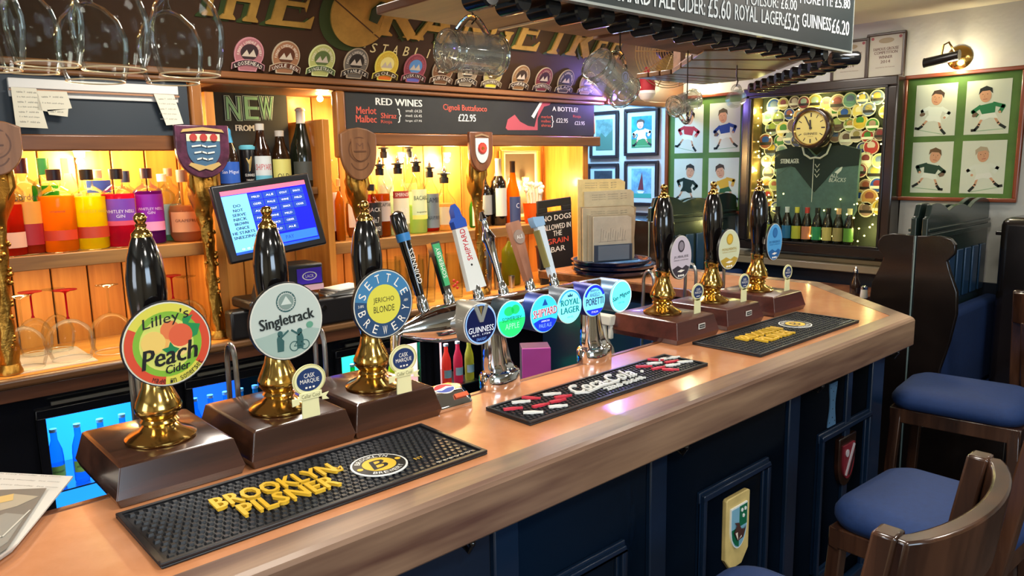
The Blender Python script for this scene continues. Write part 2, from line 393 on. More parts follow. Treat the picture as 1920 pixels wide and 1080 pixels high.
cx, cy = onmat(t, 500, 918); YL = lambda t, cx: [B().text(w, cx, yy, ww, .05, .0095, YEL, ext=.006, bold=.0016, shear=.05).done('raised_lettering', t) for w, yy, ww in (('BROOKLYN', .022, .235), ('PILSNER', -.036, .185))]
YL(t, -.075)
cx, cy = onmat(t, 711, 872); b = B(); b.disc(cx, cy, .057, .057, .0095, .0115, MW, 40); b.disc(cx, cy, .053, .053, .0115, .012, BLACK, 40); b.disc(cx, cy, .034, .034, .012, .0125, YEL, 32)
b.arc('BROOKLYN', cx, cy, .0435, .011, .0122, MW, wf=.8); b.arc('BREWERY', cx, cy, .0435, .011, .0122, MW, mid=270, flip=True, wf=.8); b.text('B', cx, cy, .034, .042, .0127, BLACK, shear=.3, bold=.001)
for s_ in (-1, 1): b.disc(cx+s_*.0435, cy, .006, .006, .0121, .0126, YEL, 12)
b.stroke([(cx-.085, cy+.03), (cx-.09, cy+.048), (cx-.08, cy+.04), (cx-.075, cy+.055), (cx-.07, cy+.04), (cx-.06, cy+.048), (cx-.065, cy+.03), (cx-.085, cy+.03)], .003, .0095, YEL, .003); b.text('NY', cx+.075, cy-.03, .02, .012, .0125, YEL)
b.text('brewery.com', .255, -.098, .09, .006, .0108, MW); b.done('roundel', t)
t = barmat('bar_mat', 'narrow black bar mat with white script and red and white bottle shapes', 1.153, 1.878, 1.213, 1.372, .013, 9)
b = B(); b.text('Coca-Cola', .0, .016, .25, .062, .0095, MW, shear=.35, ext=.005, bold=.0016); b.stroke([(-.13, -.005), (-.1, -.022), (-.03, -.012), (.03, -.014)], .007, .0095, MW, .005); b.text('ZERO SUGAR', .03, -.038, .16, .018, .0095, MW, ext=.004, bold=.0008); b.disc(.152, -.0, .005, .005, .0095, .014, MW, 10); b.done('raised_lettering', t)
RED = mat('d1384a', .45); random.seed(4)
k = 0
for x, y, a, c in ((-.325, .02, -.5, 0), (-.31, -.035, -.7, 1), (-.275, .045, -.5, 1), (-.26, -.01, -.2, 0), (-.235, .05, -1.0, 0), (-.235, -.045, -.5, 1), (-.205, -.015, -.2, 0), (-.175, .035, -.5, 1), (-.17, .0, -.35, 0),
                   (.2, .03, -.7, 0), (.215, -.01, -.2, 0), (.25, .03, -.5, 1), (.225, -.045, -.9, 0), (.27, -.02, -.4, 1), (.285, .052, -1.0, 0), (.3, .005, -.3, 0), (.31, .04, -.2, 1), (.325, -.025, -.5, 1), (.34, .03, -.4, 1)):
    c_, s_ = math.cos(a), math.sin(a); b = B(f=lambda p, x=x, y=y, c_=c_, s_=s_: (x+p[0]*c_-p[1]*s_, y+p[0]*s_+p[1]*c_, p[2]))
    b.poly([(-.024, -.005), (-.024, .005), (.004, .0065), (.012, .003), (.024, .003), (.024, -.003), (.012, -.003), (.004, -.0065)], .0085, .0135, MW if c else RED); b.done('bottle_shape', t, 'white bottle shape' if c else 'red bottle shape')
t = barmat('bar_mat', 'black rubber bar mat with yellow letters, at the far end of the bar', 2.07, 2.765, 1.153, 1.40, .0145, 13)
YL(t, -.1)
cx, cy = .125, .01; b = B(); b.disc(cx, cy, .057, .057, .0095, .0115, MW, 40); b.disc(cx, cy, .053, .053, .0115, .012, BLACK, 40); b.disc(cx, cy, .034, .034, .012, .0125, YEL, 32)
b.arc('BROOKLYN', cx, cy, .0435, .011, .0122, MW, wf=.8); b.arc('BREWERY', cx, cy, .0435, .011, .0122, MW, mid=270, flip=True, wf=.8); b.text('B', cx, cy, .034, .042, .0127, BLACK, shear=.3, bold=.001); b.text('brewery.com', .28, -.102, .09, .006, .0108, MW); b.done('roundel', t)

# ---------------------------------------------------------------- hand pumps
def brassbody(t):
    B(mt=BRASS).lathe([(.062, .0), (.066, .004), (.066, .008), (.058, .014), (.04, .022), (.031, .032), (.036, .038), (.031, .044), (.043, .058), (.044, .07), (.036, .088), (.027, .108), (.024, .125), (.025, .14), (.027, .143), (.027, .15), (.02, .152)], 32, cz=.075).done('brass_pillar', t, ang=50)
    B(mt=BLACKG).lathe([(.022, 0), (.025, .012), (.023, .02), (.026, .05), (.032, .09), (.036, .14), (.036, .17), (.031, .21), (.022, .24), (.0175, .25)], 28, cz=.226).done('handle', t, ang=60)
    B(mt=BRASS).lathe([(.019, 0), (.019, .006), (.013, .012), (.009, .018), (.011, .022), (.008, .026), (.011, .031), (.012, .037), (.008, .044), (0, .046)], 20, cz=.475).done('finial', t, ang=60)
def basebox(t, w, m, plate=False):
    b = B(mt=m); y0, y1 = -.145, .145
    def ring(i, z): return [(-w/2+i, y0+i, z), (w/2-i, y0+i, z), (w/2-i, y1-i, z), (-w/2+i, y1-i, z)]
    b.hexa(ring(.006, 0), ring(.0, .018)); b.hexa(ring(.0, .018), ring(.004, .032)); b.hexa(ring(.004, .032), ring(.014, .072)); b.hexa(ring(.014, .072), ring(.02, .0755))
    b.done('base_box', t, bevel=.002)
    if plate: 
        q = B(f=YF(.02, -.14, .045)); q.box(-.018, .018, -.009, .009, 0, .003, mat('d9d6cf', .4)); q.box(-.015, .015, -.006, .006, .003, .0035, BLACK); q.text('ANGRAM', 0, 0, .024, .005, .0037, WHITE); q.done('maker_plate', t)
def swan(t, dx):
    pts = [(dx, .17, -.25)]+[(dx, .17, .0+k*.03) for k in range(5)]
    pts += [(dx, .195+.025*math.cos(PI-a*PI/8), .14+.045*math.sin(a*PI/8)) for a in range(0, 9)]+[(dx, .22, .1), (dx, .225, 0), (dx, .225, -.12)]
    B(mt=STEEL).tube(pts, .0065, 10).done('swan_neck', t)
def caskplaque(t, x, y, s=1., ribbon=True):
    g = mat('1e3766', .4); f = YF(x, y, .0755); b = B(f=f); L = lambda pts: [(px*s, py*s) for px, py in pts]
    b.poly(L([(-.022, 0), (.022, 0), (.02, .06), (-.02, .06)]), 0, .004, CREAM); b.disc(0, .088*s, .041*s, .036*s, 0, .004, CREAM, 36)
    if ribbon: b.poly(L([(-.046, .034), (-.046, .052), (-.028, .05), (-.028, .06), (.028, .06), (.028, .05), (.046, .052), (.038, .043), (.046, .034), (.028, .036), (.028, .044), (-.028, .044), (-.028, .036)]), .004, .006, CREAM); 
    b.done('plaque_board', t, bevel=.0008)
    b = B(f=f); b.disc(0, .089*s, .0315*s, .0265*s, .004, .0046, g, 32); b.text('CASK', 0, .099*s, .027*s, .0105*s, .0048, WHITE); b.text('MARQUE', 0, .0855*s, .047*s, .0115*s, .0048, WHITE)
    for k in (-1, 0, 1): b.box((k*.009-.0025)*s, (k*.009+.0025)*s, .069*s, .073*s, .0046, .005, WHITE)
    if ribbon: b.text('Cellar Cool', 0, .052*s, .045*s, .009*s, .0063, mat('6b6b40', .5))
    b.ring(0, .088*s, .034*s, .0355*s, .0042, mat('b5ad5c', .4), k=1.1); b.done('plaque_print', t)
def clip(t, dx, dz, rx, rz, col, art):
    y = -.062; f = YF(dx, y, dz)
    b = B(f=f); b.disc(0, 0, rx, rz, -.003, .004, mat('17171a', .4), 44); b.disc(0, 0, rx*.975, rz*.975, .004, .0046, mat('d9d9cf', .4), 44); b.disc(0, 0, rx*.945, rz*.945, .0046, .005, col, 44); b.done('pump_clip', t)
    b = B(f=f); art(b, rx, rz); b.done('clip_print', t, smooth=False, recalc=False)
    B(mt=WHITE).box(dx-.03 if dx > .01 else -.01, .012, y+.003, -.02, dz-.01, dz+.008).done('clip_bracket', t)
def art_peach(b, rx, rz):
    z = .0055; b.ring(0, 0, rx*.76, rx*.94, z, mat('d8d24e', .4)); b.ring(0, 0, rx*.76, rx*.94, z+.0001, mat('d24a2b', .4), a0=R(150), a1=R(262)); b.ring(0, 0, rx*.76, rx*.94, z+.0002, mat('d24a2b', .4), a0=R(-40), a1=R(50))
    b.disc(0, 0, rx*.76, rx*.76, z, z+.0002, mat('7fb532', .4), 36); b.disc(-.002, 0, rx*.6, rx*.62, z+.0003, z+.0005, mat('cfd76a', .4), 30)
    b.poly([(.03, .0), (.055, .01), (.062, .03), (.04, .035), (.05, .05), (.03, .045)], z+.0005, z+.0007, mat('1f8a4a', .4))
    for x, y, r, c in ((-.026, .006, .022, 'e8c86a'), (-.026, .008, .009, 'b0512e'), (.006, .026, .018, 'df7a44'), (.024, .014, .022, 'd95f3a'), (.02, -.006, .02, 'ecd080'), (.022, -.004, .008, 'b0512e'), (-.002, .0, .012, 'e8b05a')): b.disc(x, y, r, r, z+.0006, z+.0008+r*.01, mat(c, .4), 20)
    b.poly([(0, -.02), (-.012, -.008), (.0, -.006), (.004, .004), (.01, -.006), (.02, -.012), (.008, -.022)], z+.001, z+.0012, mat('178049', .4))
    K = mat('101010', .4); b.text("Lilley's", 0, .047, .085, .026, z+.0016, K, .16, .2); b.text('Peach', .003, -.02, .1, .036, z+.0016, K, .1, .25, bold=.0012); b.text('Cider', .014, -.047, .045, .016, z+.0016, K, .1, .2, bold=.0005); b.arc('Made in Somerset', .0, 0, .071, .0085, z+.0016, K, mid=283, flip=True, step=5.2)
def art_single(b, rx, rz):
    z = .0055; G = mat('2e5a5a', .5); b.poly([(rx*.93*math.cos(a), rx*.93*math.sin(a)) for a in [R(200+k*14) for k in range(11)]]+[(.05, -.02), (.02, -.025), (-.02, -.018), (-.05, -.024)], z, z+.0002, mat('9bb3ac', .5))
    b.ring(0, .042, .019, .022, z+.0003, G); b.disc(0, .042, .0165, .0165, z+.0003, z+.0005, mat('7d938d', .5), 24); b.poly([(-.012, .036), (0, .054), (.012, .036)], z+.0006, z+.0008, mat('c4d2cc', .5)); b.arc('KIRKBY LONSDALE BREWERY', 0, .042, .0135+.0055, .003, z+.0006, WHITE, step=14)
    b.text('Singletrack', .0, .002, .122, .031, z+.001, mat('16201f', .5), .1, bold=.0009)
    for s_ in (-1, 1):
        cx = .022*s_+.004; b.poly([(cx-.008, -.062), (cx+.006, -.062), (cx+.008, -.04), (cx+.004*s_, -.026), (cx-.008, -.034)], z+.0005, z+.0007, G); b.disc(cx, -.024, .006, .006, z+.0005, z+.0007, G, 14); b.stroke([(cx-.002*s_, -.032), (cx-.018*s_, -.02)], .004, z+.0007, G)
    for cx in (.012, .036): b.ring(cx, -.055, .009, .011, z+.0008, G)
    b.stroke([(.012, -.055), (.022, -.042), (.036, -.055), (.026, -.056), (.012, -.055)], .0016, z+.0008, G); b.disc(.05, -.014, .008, .007, z+.0005, z+.0007, mat('5f9b83', .5), 16)
def art_settle(b, rx, rz):
    z = .0055; b.ring(0, 0, rx*.55, rx*.94, z, mat('27496f', .45)); b.ring(0, 0, rx*.55, rx*.94, z+.0001, mat('3f7fae', .45), a0=R(20), a1=R(170)); b.disc(0, 0, rx*.56, rx*.56, z, z+.0004, mat('d8d44f', .45), 36)
    b.arc('SETTLE', 0, 0, rx*.75, .02, z+.0006, WHITE, step=27, wf=.6); b.arc('BREWERY', 0, 0, rx*.75, .02, z+.0006, WHITE, mid=270, step=25, flip=True, wf=.6)
    b.text('3.8%', -rx*.75, .002, .015, .006, z+.0006, WHITE); b.text('ABV', rx*.75, .002, .012, .006, z+.0006, WHITE); K = mat('23231a', .5); b.text('JERICHO', 0, .009, .056, .015, z+.0006, K); b.text('BLONDE', 0, -.011, .056, .015, z+.0006, K)
def art_oval(name, dark, emb):
    def f(b, rx, rz):
        z = .0055; D = mat(dark, .5); b.disc(0, rz*.5, rx*.3, rz*.27, z, z+.0003, D, 24); b.disc(0, rz*.5, rx*.22, rz*.2, z+.0003, z+.0005, mat(emb, .5), 20); b.text(name, 0, rz*.02, rx*1.35, rz*.13, z+.0004, D); b.text('KIRKBY LONSDALE', 0, -rz*.12, rx*1.3, rz*.05, z+.0004, D)
        b.poly([(rx*.93*math.cos(a), rz*.93*math.sin(a)) for a in [R(212+k*11.6) for k in range(11)]]+[(rx*.45, -rz*.38), (rx*.1, -rz*.5), (-rx*.3, -rz*.36)], z, z+.0002, D); b.poly([(-rx*.35, -rz*.62), (0, -rz*.55), (rx*.35, -rz*.6), (0, -rz*.68)], z+.0003, z+.0004, WHITE); 
        for k in (-1, 0, 1): b.disc(k*rx*.2, -rz*.82, rx*.09, rz*.05, z+.0003, z+.0004, WHITE, 10)
    return f
YP = 1.565
PB = [('peach cider pump clip', .449, .082, .082, 'c9cf5a', art_peach), ('pale grey round clip of cyclists', .70, .083, .083, 'bcc9c3', art_single), ('blue and yellow round pump clip', .938, .081, .081, '27496f', art_settle)]
DBASE = wood('4a2c20', '22120c', .22, 'x', 12, .6, .08); RBASE = wood('5a2a24', '341512', .3, 'x', 14, .4, .1)
lab = ['brass hand pump with round peach clip, nearest the camera', 'brass hand pump with pale round cyclists clip, second in the left trio', 'brass hand pump with blue and yellow round clip, third in the left trio']
for i, (nm, x, rx, rz, col, art) in enumerate(PB):
    t = thing('hand_pump', lab[i], 'beer pump', (x, YP, BT), group='hand pumps with black handles'); basebox(t, .238, DBASE)
    for k in [0]:
        h0 = len(COL.objects)
        t2 = t
    g = (t,); brassbody(t)
    for c in children(t):
        if c.name.split('.')[0] in ('brass_pillar', 'handle', 'finial'): c.location = (0, -.03, 0)
    clip(t, (.008, -.002, -.002)[i], (.276, .282, .286)[i], rx, rz, mat(col, .4), art)
    t.children[-1].name
    swan(t, at((262, 445, 612)[i], 760, y=YP+.18).x-x)
    if i: caskplaque(t, .022, -.128, .93)
for c in list(COL.objects):
    if c.name.split('.')[0] in ('pump_clip', 'clip_print', 'clip_bracket') and c.parent: c.location = (0, -.03, 0)
lab = ['brass hand pump with grey and white oval clip, first of the right trio', 'brass hand pump with cream and yellow oval clip, middle of the right trio', 'brass hand pump with blue oval clip, farthest along the bar']
PR = [('JUBILEE', 2.14, .062, .076, 'c9c0cf', '3b3540', '8b8390'), ('MONUMENTAL', 2.44, .072, .075, 'cfd6b4', 'b99a3a', 'd9b23c'), ("RUSKIN'S", 2.765, .06, .074, '4f9fdb', '1f5f9f', '2a6fae')]
for i, (s, x, rx, rz, col, dk, em) in enumerate(PR):
    t = thing('hand_pump', lab[i], 'beer pump', (x, YP, BT), group='hand pumps with black handles'); basebox(t, .245, RBASE, i < 2); brassbody(t)
    for c in children(t):
        if c.name.split('.')[0] in ('brass_pillar', 'handle', 'finial'): c.location = (-.01, 0, 0)
    clip(t, .0, .275, rx, rz, mat(col, .4), art_oval(s, dk, em)); swan(t, at((1222, 1300, 1352)[i], 560, y=YP+.18).x-x); caskplaque(t, .065, -.09, .85, False)
# ---------------------------------------------------------------- keg fonts
LIT = lambda h, e=1.1: mat(h, .35, emit=e*.58)
fu = [(900, 607, .053), (958, 598, .049), (1020, 588, .052), (1067, 574, .049), (1113, 563, .047), (1163, 555, .049)]
fc = [at(u, v, y=1.425) for u, v, r in fu]
t = thing('beer_font', 'long chrome bar-top beer font carrying six lit round lenses', 'beer font', (1.42, 1.5, BT))
L = lambda p: (p[0]-1.42, p[1]-1.5, p[2]-BT)
for k, px in enumerate((1.315, 1.70)):
    b = B(f=lambda p, px=px: (px-1.42+p[0], p[1], p[2]), mt=CHROME); prof = []
    n = 28; vs = []; zs = [0, .006, .04, .046, .05, .07, .12, .165]
    rs = [(.062, .04), (.065, .042), (.065, .042), (.058, .036), (.05, .03), (.045, .026), (.036, .024), (.03, .024)]
    for (rx, ry), z in zip(rs, zs):
        for i in range(n): a = i*2*PI/n; fl = 1+(.08*math.cos(8*a) if z > .045 else 0); vs.append((rx*math.cos(a)*fl+(-.02*z/.17 if z > .05 else 0), ry*math.sin(a)*fl, z))
    b.add(vs, [(j*n+i, j*n+(i+1) % n, (j+1)*n+(i+1) % n, (j+1)*n+i) for j in range(7) for i in range(n)]+[tuple(range(n))[::-1], tuple(range(7*n, 8*n))]); b.done('pedestal', t, ang=50)
tube = [(1.0, .012), (1.02, .02), (1.06, .034), (1.10, .045), (1.16, .05), (1.25, .05), (1.5, .048), (1.74, .048), (1.77, .04), (1.785, .02)]
b = B(mt=CHROME, f=lambda p: (p[2]-1.42, p[0]*.9, .205+p[1])); b.lathe([(r, x) for x, r in tube], 32); b.done('crossbar', t, ang=60)
ARTS = []
def lens(c, r, rim, faces, art, k):
    f = YF(c.x-1.42, c.y-1.5, c.z-BT)
    b = B(f=f); b.disc(0, 0, r, r, -.075, 0, mat(rim, .35, .3), 36); b.ring(0, 0, r*.93, r*1.005, .001, WHITE); b.done('lens_barrel', t)
    b = B(f=f); b.disc(0, 0, r*.95, r*.95, 0, .004, faces, 40); art(b, r); b.done('lit_lens', t, ('dark blue lens with a gold harp-like mark', 'green and turquoise lit lens', 'blue lit lens with red lettering', 'pale turquoise lit lens', 'lit lens with deep blue rim and foot', 'pale cyan lit lens')[k])
def a_guin(b, r):
    z = .0045; b.ring(0, 0, r*.88, r*.95, z, mat('7fa6d8', .3, emit=.4)); b.poly([(-r*.45, r*.9), (-r*.1, r*.1), (r*.1, r*.1), (r*.45, r*.9), (r*.25, r*.9), (.0, r*.35), (-r*.22, r*.9)], z, z+.003, mat('c9d2cf', .2, .6)); b.poly([(-r*.1, r*.85), (0, r*.4), (r*.12, r*.85)], z, z+.001, mat('b59a55', .3, .6))
    b.text('GUINNESS', 0, -r*.25, r*1.55, r*.28, z+.0005, LIT('dfe6ef', .6)); b.text('EST. 1759', 0, -r*.5, r*1.1, r*.08, z+.0005, LIT('dfe6ef', .6)); b.text('DRAUGHT', 0, -r*.72, r*.6, r*.13, z+.0005, LIT('5f8fe0', .6))
def a_som(b, r):
    z = .0045; b.poly([(r*.93*math.cos(a), r*.93*math.sin(a)) for a in [R(180+k*15) for k in range(13)]], z, z+.0002, LIT('22e06a', .9)); b.disc(-r*.2, r*.45, r*.35, r*.25, z, z+.0003, LIT('1fc06a', .7), 16); b.disc(r*.25, r*.5, r*.3, r*.25, z, z+.0003, LIT('1fc06a', .7), 16)
    b.text('SOMERSBY', 0, r*.02, r*1.4, r*.24, z+.0006, mat('0b4a4a', .4)); b.text('APPLE', 0, -r*.36, r*1.0, r*.3, z+.0006, LIT('8ff5b5', .8))
def a_ship(b, r):
    z = .0045; b.poly([(r*.93*math.cos(a), r*.93*math.sin(a)) for a in [R(205+k*13) for k in range(11)]]+[(r*.4, -r*.25), (-r*.4, -r*.25)], z, z+.0002, LIT('1230c0', .9)); b.poly([(-r*.2, r*.45), (0, r*.8), (r*.2, r*.45)], z, z+.0003, LIT('1a4fa0', .5))
    b.text('SHIPYARD', 0, r*.1, r*1.7, r*.42, z+.0004, mat('f4f6fa', .4, emit=.5), .06, bold=.0016); b.text('SHIPYARD', 0, r*.1, r*1.7, r*.42, z+.0012, mat('b01a30', .4, emit=.15), .06, bold=.0005)
    b.text('AMERICAN', 0, -r*.37, r*.6, r*.09, z+.0006, LIT('e6ecff', .8)); b.text('PALE ALE', 0, -r*.6, r*.9, r*.2, z+.0006, LIT('7fa6ff', .8))
def a_roy(b, r):
    z = .0045; T = mat('0f7f8f', .4, emit=.15); b.ring(0, 0, r*.85, r*.94, z, LIT('2f8fe0', .8), a0=R(20), a1=R(160)); b.poly([(-r*.2, r*.55), (-r*.2, r*.72), (-r*.08, r*.62), (0, r*.78), (r*.08, r*.62), (r*.2, r*.72), (r*.2, r*.55)], z, z+.0003, mat('1a5f8f', .4))
    b.text('ROYAL', 0, r*.25, r*1.5, r*.36, z+.0004, T, bold=.0009); b.text('LAGER', 0, -r*.2, r*1.5, r*.36, z+.0004, T, bold=.0009); b.text('4.4% VOL', 0, -r*.6, r*.5, r*.12, z+.0004, T)
def a_por(b, r):
    z = .0045; K = mat('14204a', .4); b.ring(0, 0, r*.78, r*.95, z, LIT('1a2fd0', .8), a0=R(20), a1=R(160)); b.poly([(r*.93*math.cos(a), r*.93*math.sin(a)) for a in [R(215+k*11) for k in range(11)]], z, z+.0002, LIT('1a2fd0', .8))
    b.text('BIRRIFICIO', 0, r*.62, r*.8, r*.14, z+.0004, K); b.text('ANGELO', 0, r*.36, r*.9, r*.24, z+.0004, K); b.text('PORETTI', 0, -r*.05, r*1.55, r*.44, z+.0004, K, bold=.0004); b.text('ITALIA', 0, -r*.7, r*.6, r*.12, z+.0004, LIT('dfe6ff', .8))
def a_san(b, r):
    z = .0045; K = mat('0b3a5a', .4); b.ring(0, 0, r*.9, r*.95, z, LIT('e8fbff', .9)); b.text('San Miguel', 0, 0, r*1.65, r*.34, z+.0004, K, .22, .3, bold=.0005); b.text('ESPECIAL', 0, -r*.38, r*.6, r*.1, z+.0004, K)
FA = [('8b8578', mat('0c1640', .3, emit=.25), a_guin), ('2f3f4a', LIT('2fd8d0', .9), a_som), ('20408f', LIT('36b8f0', .95), a_ship), ('6a7480', LIT('7ff0ee', .95), a_roy), ('1a2a8f', LIT('6fc8ef', .95), a_por), ('5a7a9a', LIT('5ff0f4', 1.), a_san)]
for k in range(6): lens(fc[k], fu[k][2], FA[k][0], FA[k][1], FA[k][2], k)
# spout of the leftmost tap
b = B(mt=CHROME); b.tube([(1.04-1.42, 0, .2), (1.0-1.42, .0, .205), (.985-1.42, 0, .2), (.98-1.42, 0, .15)], [.012, .01, .014, .01], 12); b.done('side_spout', t)
# tap handles: (x, kind)
hx = [at(u, 560, y=1.53).x for u in (788, 838, 893, 940, 990, 1035)]
def handle_shaft(x, kind, i):
    names = ['black tap handle with a blue band', 'chrome tap handle with a green face', 'wide white paddle handle with blue tip', 'slim chrome fluted tap handle', 'copper-brown wooden tap handle', 'white and blue tap handle with top lever']
    z0 = .255
    M = Matrix.Translation((x-1.42, .02, z0)) @ Matrix.Rotation(R(-14), 4, 'X') @ Matrix.Rotation(R(-7), 4, 'Y')
    f = MF(M); P = lambda pp, y=0: MF(M)((pp[0], -pp[2], pp[1]))
    b = B(f=f, mt=CHROME); b.lathe([(.017, -.045), (.019, -.03), (.013, -.015), (.015, 0), (.012, .02), (.009, .03)], 20); b.done('tap_collar', t)
    b = B(f=f)
    if i == 0:
        b.lathe([(.009, .02), (.011, .03), (.013, .1), (.016, .17), (.02, .215), (.017, .235), (.006, .242)], 20, BLACKG); b.lathe([(.0172, .165), (.0182, .185)], 20, mat('2f7fc0', .4), cap=False); b.f = P; b.text('GUINNESS', .0, .1, .09, .014, .0165, WHITE, R(90))
    elif i == 1: b.box(-.011, .011, -.006, .008, .02, .15, CHROME); b.box(-.014, .014, -.01, .01, .12, .155, CHROME); b.f = P; b.poly([(-.008, .04), (.008, .04), (.011, .15), (-.011, .15)], .0101, .012, mat('3fa86a', .4)); b.text('SOMERSBY', 0, .1, .08, .012, .0125, WHITE, R(90))
    elif i == 2:
        b.f = P; b.poly([(-.029, .02), (.029, .02), (.02, .185), (-.02, .185)], -.008, .008, mat('d9dcd8', .35)); b.poly([(-.02, .186), (.02, .186), (.021, .205), (.012, .215), (.01, .235), (0, .25), (-.01, .235), (-.012, .215), (-.021, .205)], -.01, .01, mat('1f4fb0', .3)); b.text('SHIPYARD', .0, .14, .085, .017, .0085, mat('c01a2a', .4), R(90), bold=.0005); b.disc(0, .085, .003, .003, .008, .009, BLACK, 10)
    elif i == 3: b.lathe([(.009, .02), (.008, .05), (.011, .1), (.015, .14), (.02, .15), (.014, .165), (.009, .175), (.008, .2), (.012, .205), (.004, .225)], 14, CHROME)
    elif i == 4: b.f = P; b.poly([(-.011, .02), (.011, .02), (.022, .18), (.018, .19), (-.016, .19), (-.02, .18)], -.01, .01, wood('b07a5f', '7f4f3a', .35, 'z')); b.disc(0, .145, .02, .02, .01, .014, mat('9a8578', .4), 18); b.text('ALE', 0, .145, .024, .01, .0145, WHITE)
    else: b.f = P; b.poly([(-.009, .02), (.009, .02), (.014, .17), (-.014, .17)], -.009, .009, mat('cfdde8', .35)); b.poly([(-.02, .17), (.018, .17), (.02, .195), (-.024, .2), (-.024, .185)], -.011, .011, mat('8fb4d6', .35)); b.poly([(-.014, .05), (-.009, .05), (-.012, .16), (-.017, .16)], -.01, .012, mat('8c8552', .35))
    b.done('tap_handle', t, names[i])
for i, x in enumerate(hx): handle_shaft(x, None, i)
# soft drink gun cradle with roundel
p = at(838, 745, z=BT+.02)
t = thing('drink_gun_cradle', 'chrome angled cradle with red white and blue roundel on the bar', 'drink cradle', (p.x, p.y, BT), 0)
b = B(mt=CHROME)
lo = [(-.06, -.045), (.045, -.045), (.075, .0), (.055, .05), (-.08, .05), (-.09, 0)]
vs = [(x, y, 0) for x, y in lo]+[(x, y, .012) for x, y in lo]+[(x*.8-.005, y*.7+.012, .042) for x, y in lo]
b.add(vs, [(5, 4, 3, 2, 1, 0), (12, 13, 14, 15, 16, 17)]+[(j*6+i, j*6+(i+1) % 6, (j+1)*6+(i+1) % 6, (j+1)*6+i) for j in range(2) for i in range(6)]); b.done('cradle_body', t, bevel=.003)
b = B(f=MF(Matrix.Translation((-.01, -.002, .045)) @ Matrix.Rotation(R(14), 4, 'X'))); b.disc(0, 0, .03, .022, -.004, .001, WHITE, 28); b.poly([(.028*math.cos(a), .02*math.sin(a)) for a in [R(k*18) for k in range(11)]]+[(-.01, .002), (.012, .008)], .001, .0014, mat('c8222a', .4)); b.poly([(.028*math.cos(a), .02*math.sin(a)) for a in [R(188+k*16.5) for k in range(11)]]+[(.01, -.001), (-.012, -.008)], .001, .0014, mat('1f3fa0', .4)); b.done('roundel', t)
b = B(f=MF(Matrix.Translation((.02, -.034, .03)) @ Matrix.Rotation(R(38), 4, 'X'))); b.box(-.02, .02, -.006, .006, -.001, .002, mat('d0603a', .4)); b.done('button_label', t)
# behind the bar: purple box, pale towel bottle, steel post
p = at(1003, 652, y=1.86); t = thing('menu_box', 'magenta and purple upright box behind the chrome font', 'box', (p.x, 1.86, .86), R(-38))
b = B(mt=mat('a34fb0', .4)); b.box(-.05, .05, -.045, -.04, 0, .19, mat('c24fae', .4)); b.box(-.05, .05, -.04, .045, 0, .19, mat('4a1a5f', .4)); b.done('carton', t, bevel=.002)
t = thing('bar_sink_unit', 'low stainless work top behind the bar counter', 'sink unit', (1.7, 1.7, 0))
b = B(mt=mat('20242c', .5)); b.box(-2.4, .72, -.17, .22, 0, .83); b.done('cabinet', t); B(mt=mat('2a2d38', .3, .6)).box(-2.4, .72, -.17, .24, .831, .86).done('steel_top', t, bevel=.004)
p = at(1130, 625, y=1.74); t = thing('spray_bottle', 'white plastic spray bottle behind the bar right of the chrome font', 'spray bottle', (p.x, 1.74, .86))
WP = mat('d8d4c4', .5); B(mt=WP).lathe([(.045, 0), (.05, .01), (.05, .1), (.04, .16), (.018, .2), (.016, .23), (.016, .25)], 20).done('bottle_body', t)
b = B(mt=WP); b.box(-.018, .018, -.05, .03, .25, .285); b.box(-.008, .008, -.045, -.03, .2, .25); b.done('trigger_head', t, bevel=.004)
# folded newspaper on the bar, bottom left
P = [at(-60, 880, z=BT+.02), at(126, 890, z=BT+.02), at(20, 1015, z=BT+.02), at(-120, 1110, z=BT+.02)]
t = thing('leaflet', 'printed grey and white leaflet lying at the near left end of the bar', 'leaflet', (P[0].x, P[0].y, BT))
P = [p-Vector((P[0].x, P[0].y, BT)) for p in P]
PAP = mat('cfcdc6', .6); b = B(mt=PAP)
for k in range(3):
    z = .002+k*.006; o = k*.004; q = [Vector((p.x+o, p.y-o, z)) for p in P]; b.hexa([tuple(a) for a in q], [tuple(a+Vector((0, 0, .003))) for a in q])
stuff(b.done('folded_pages', t))
def LQ(a, c_): p_ = (P[0]*(1-a)+P[1]*a)*(1-c_)+(P[3]*(1-a)+P[2]*a)*c_; return (p_.x+.01, p_.y-.008)
b = B(); b.flat([LQ(0, .24), LQ(.83, .24), LQ(.83, 1), LQ(0, 1)], .0212, mat('6f6a62', .6)); b.flat([LQ(.1, .4), LQ(.5, .3), LQ(.8, .36), LQ(.6, .46), LQ(.2, .5)], .0216, mat('a49a86', .6)); b.flat([LQ(.3, .33), LQ(.5, .3), LQ(.52, .38), LQ(.35, .4)], .022, mat('c8a868', .6)); b.flat([LQ(.0, .6), LQ(.5, .52), LQ(.78, .6), LQ(.75, .9), LQ(.2, .95)], .0216, mat('8a8880', .6)); b.stroke([LQ(.2, .95), LQ(.4, .7), LQ(.6, .8), LQ(.8, .55)], .003, .0222, mat('c4c0b4', .6))
d = (P[1]-P[0]).normalized()
for k in range(3): x_, y_ = LQ(.5, .05+.07*k); b.text('quiz night every thursday  live music', x_, y_, .17, .006, .0212, mat('3a3834', .6), math.atan2(d.y, d.x))
b.done('print', t)

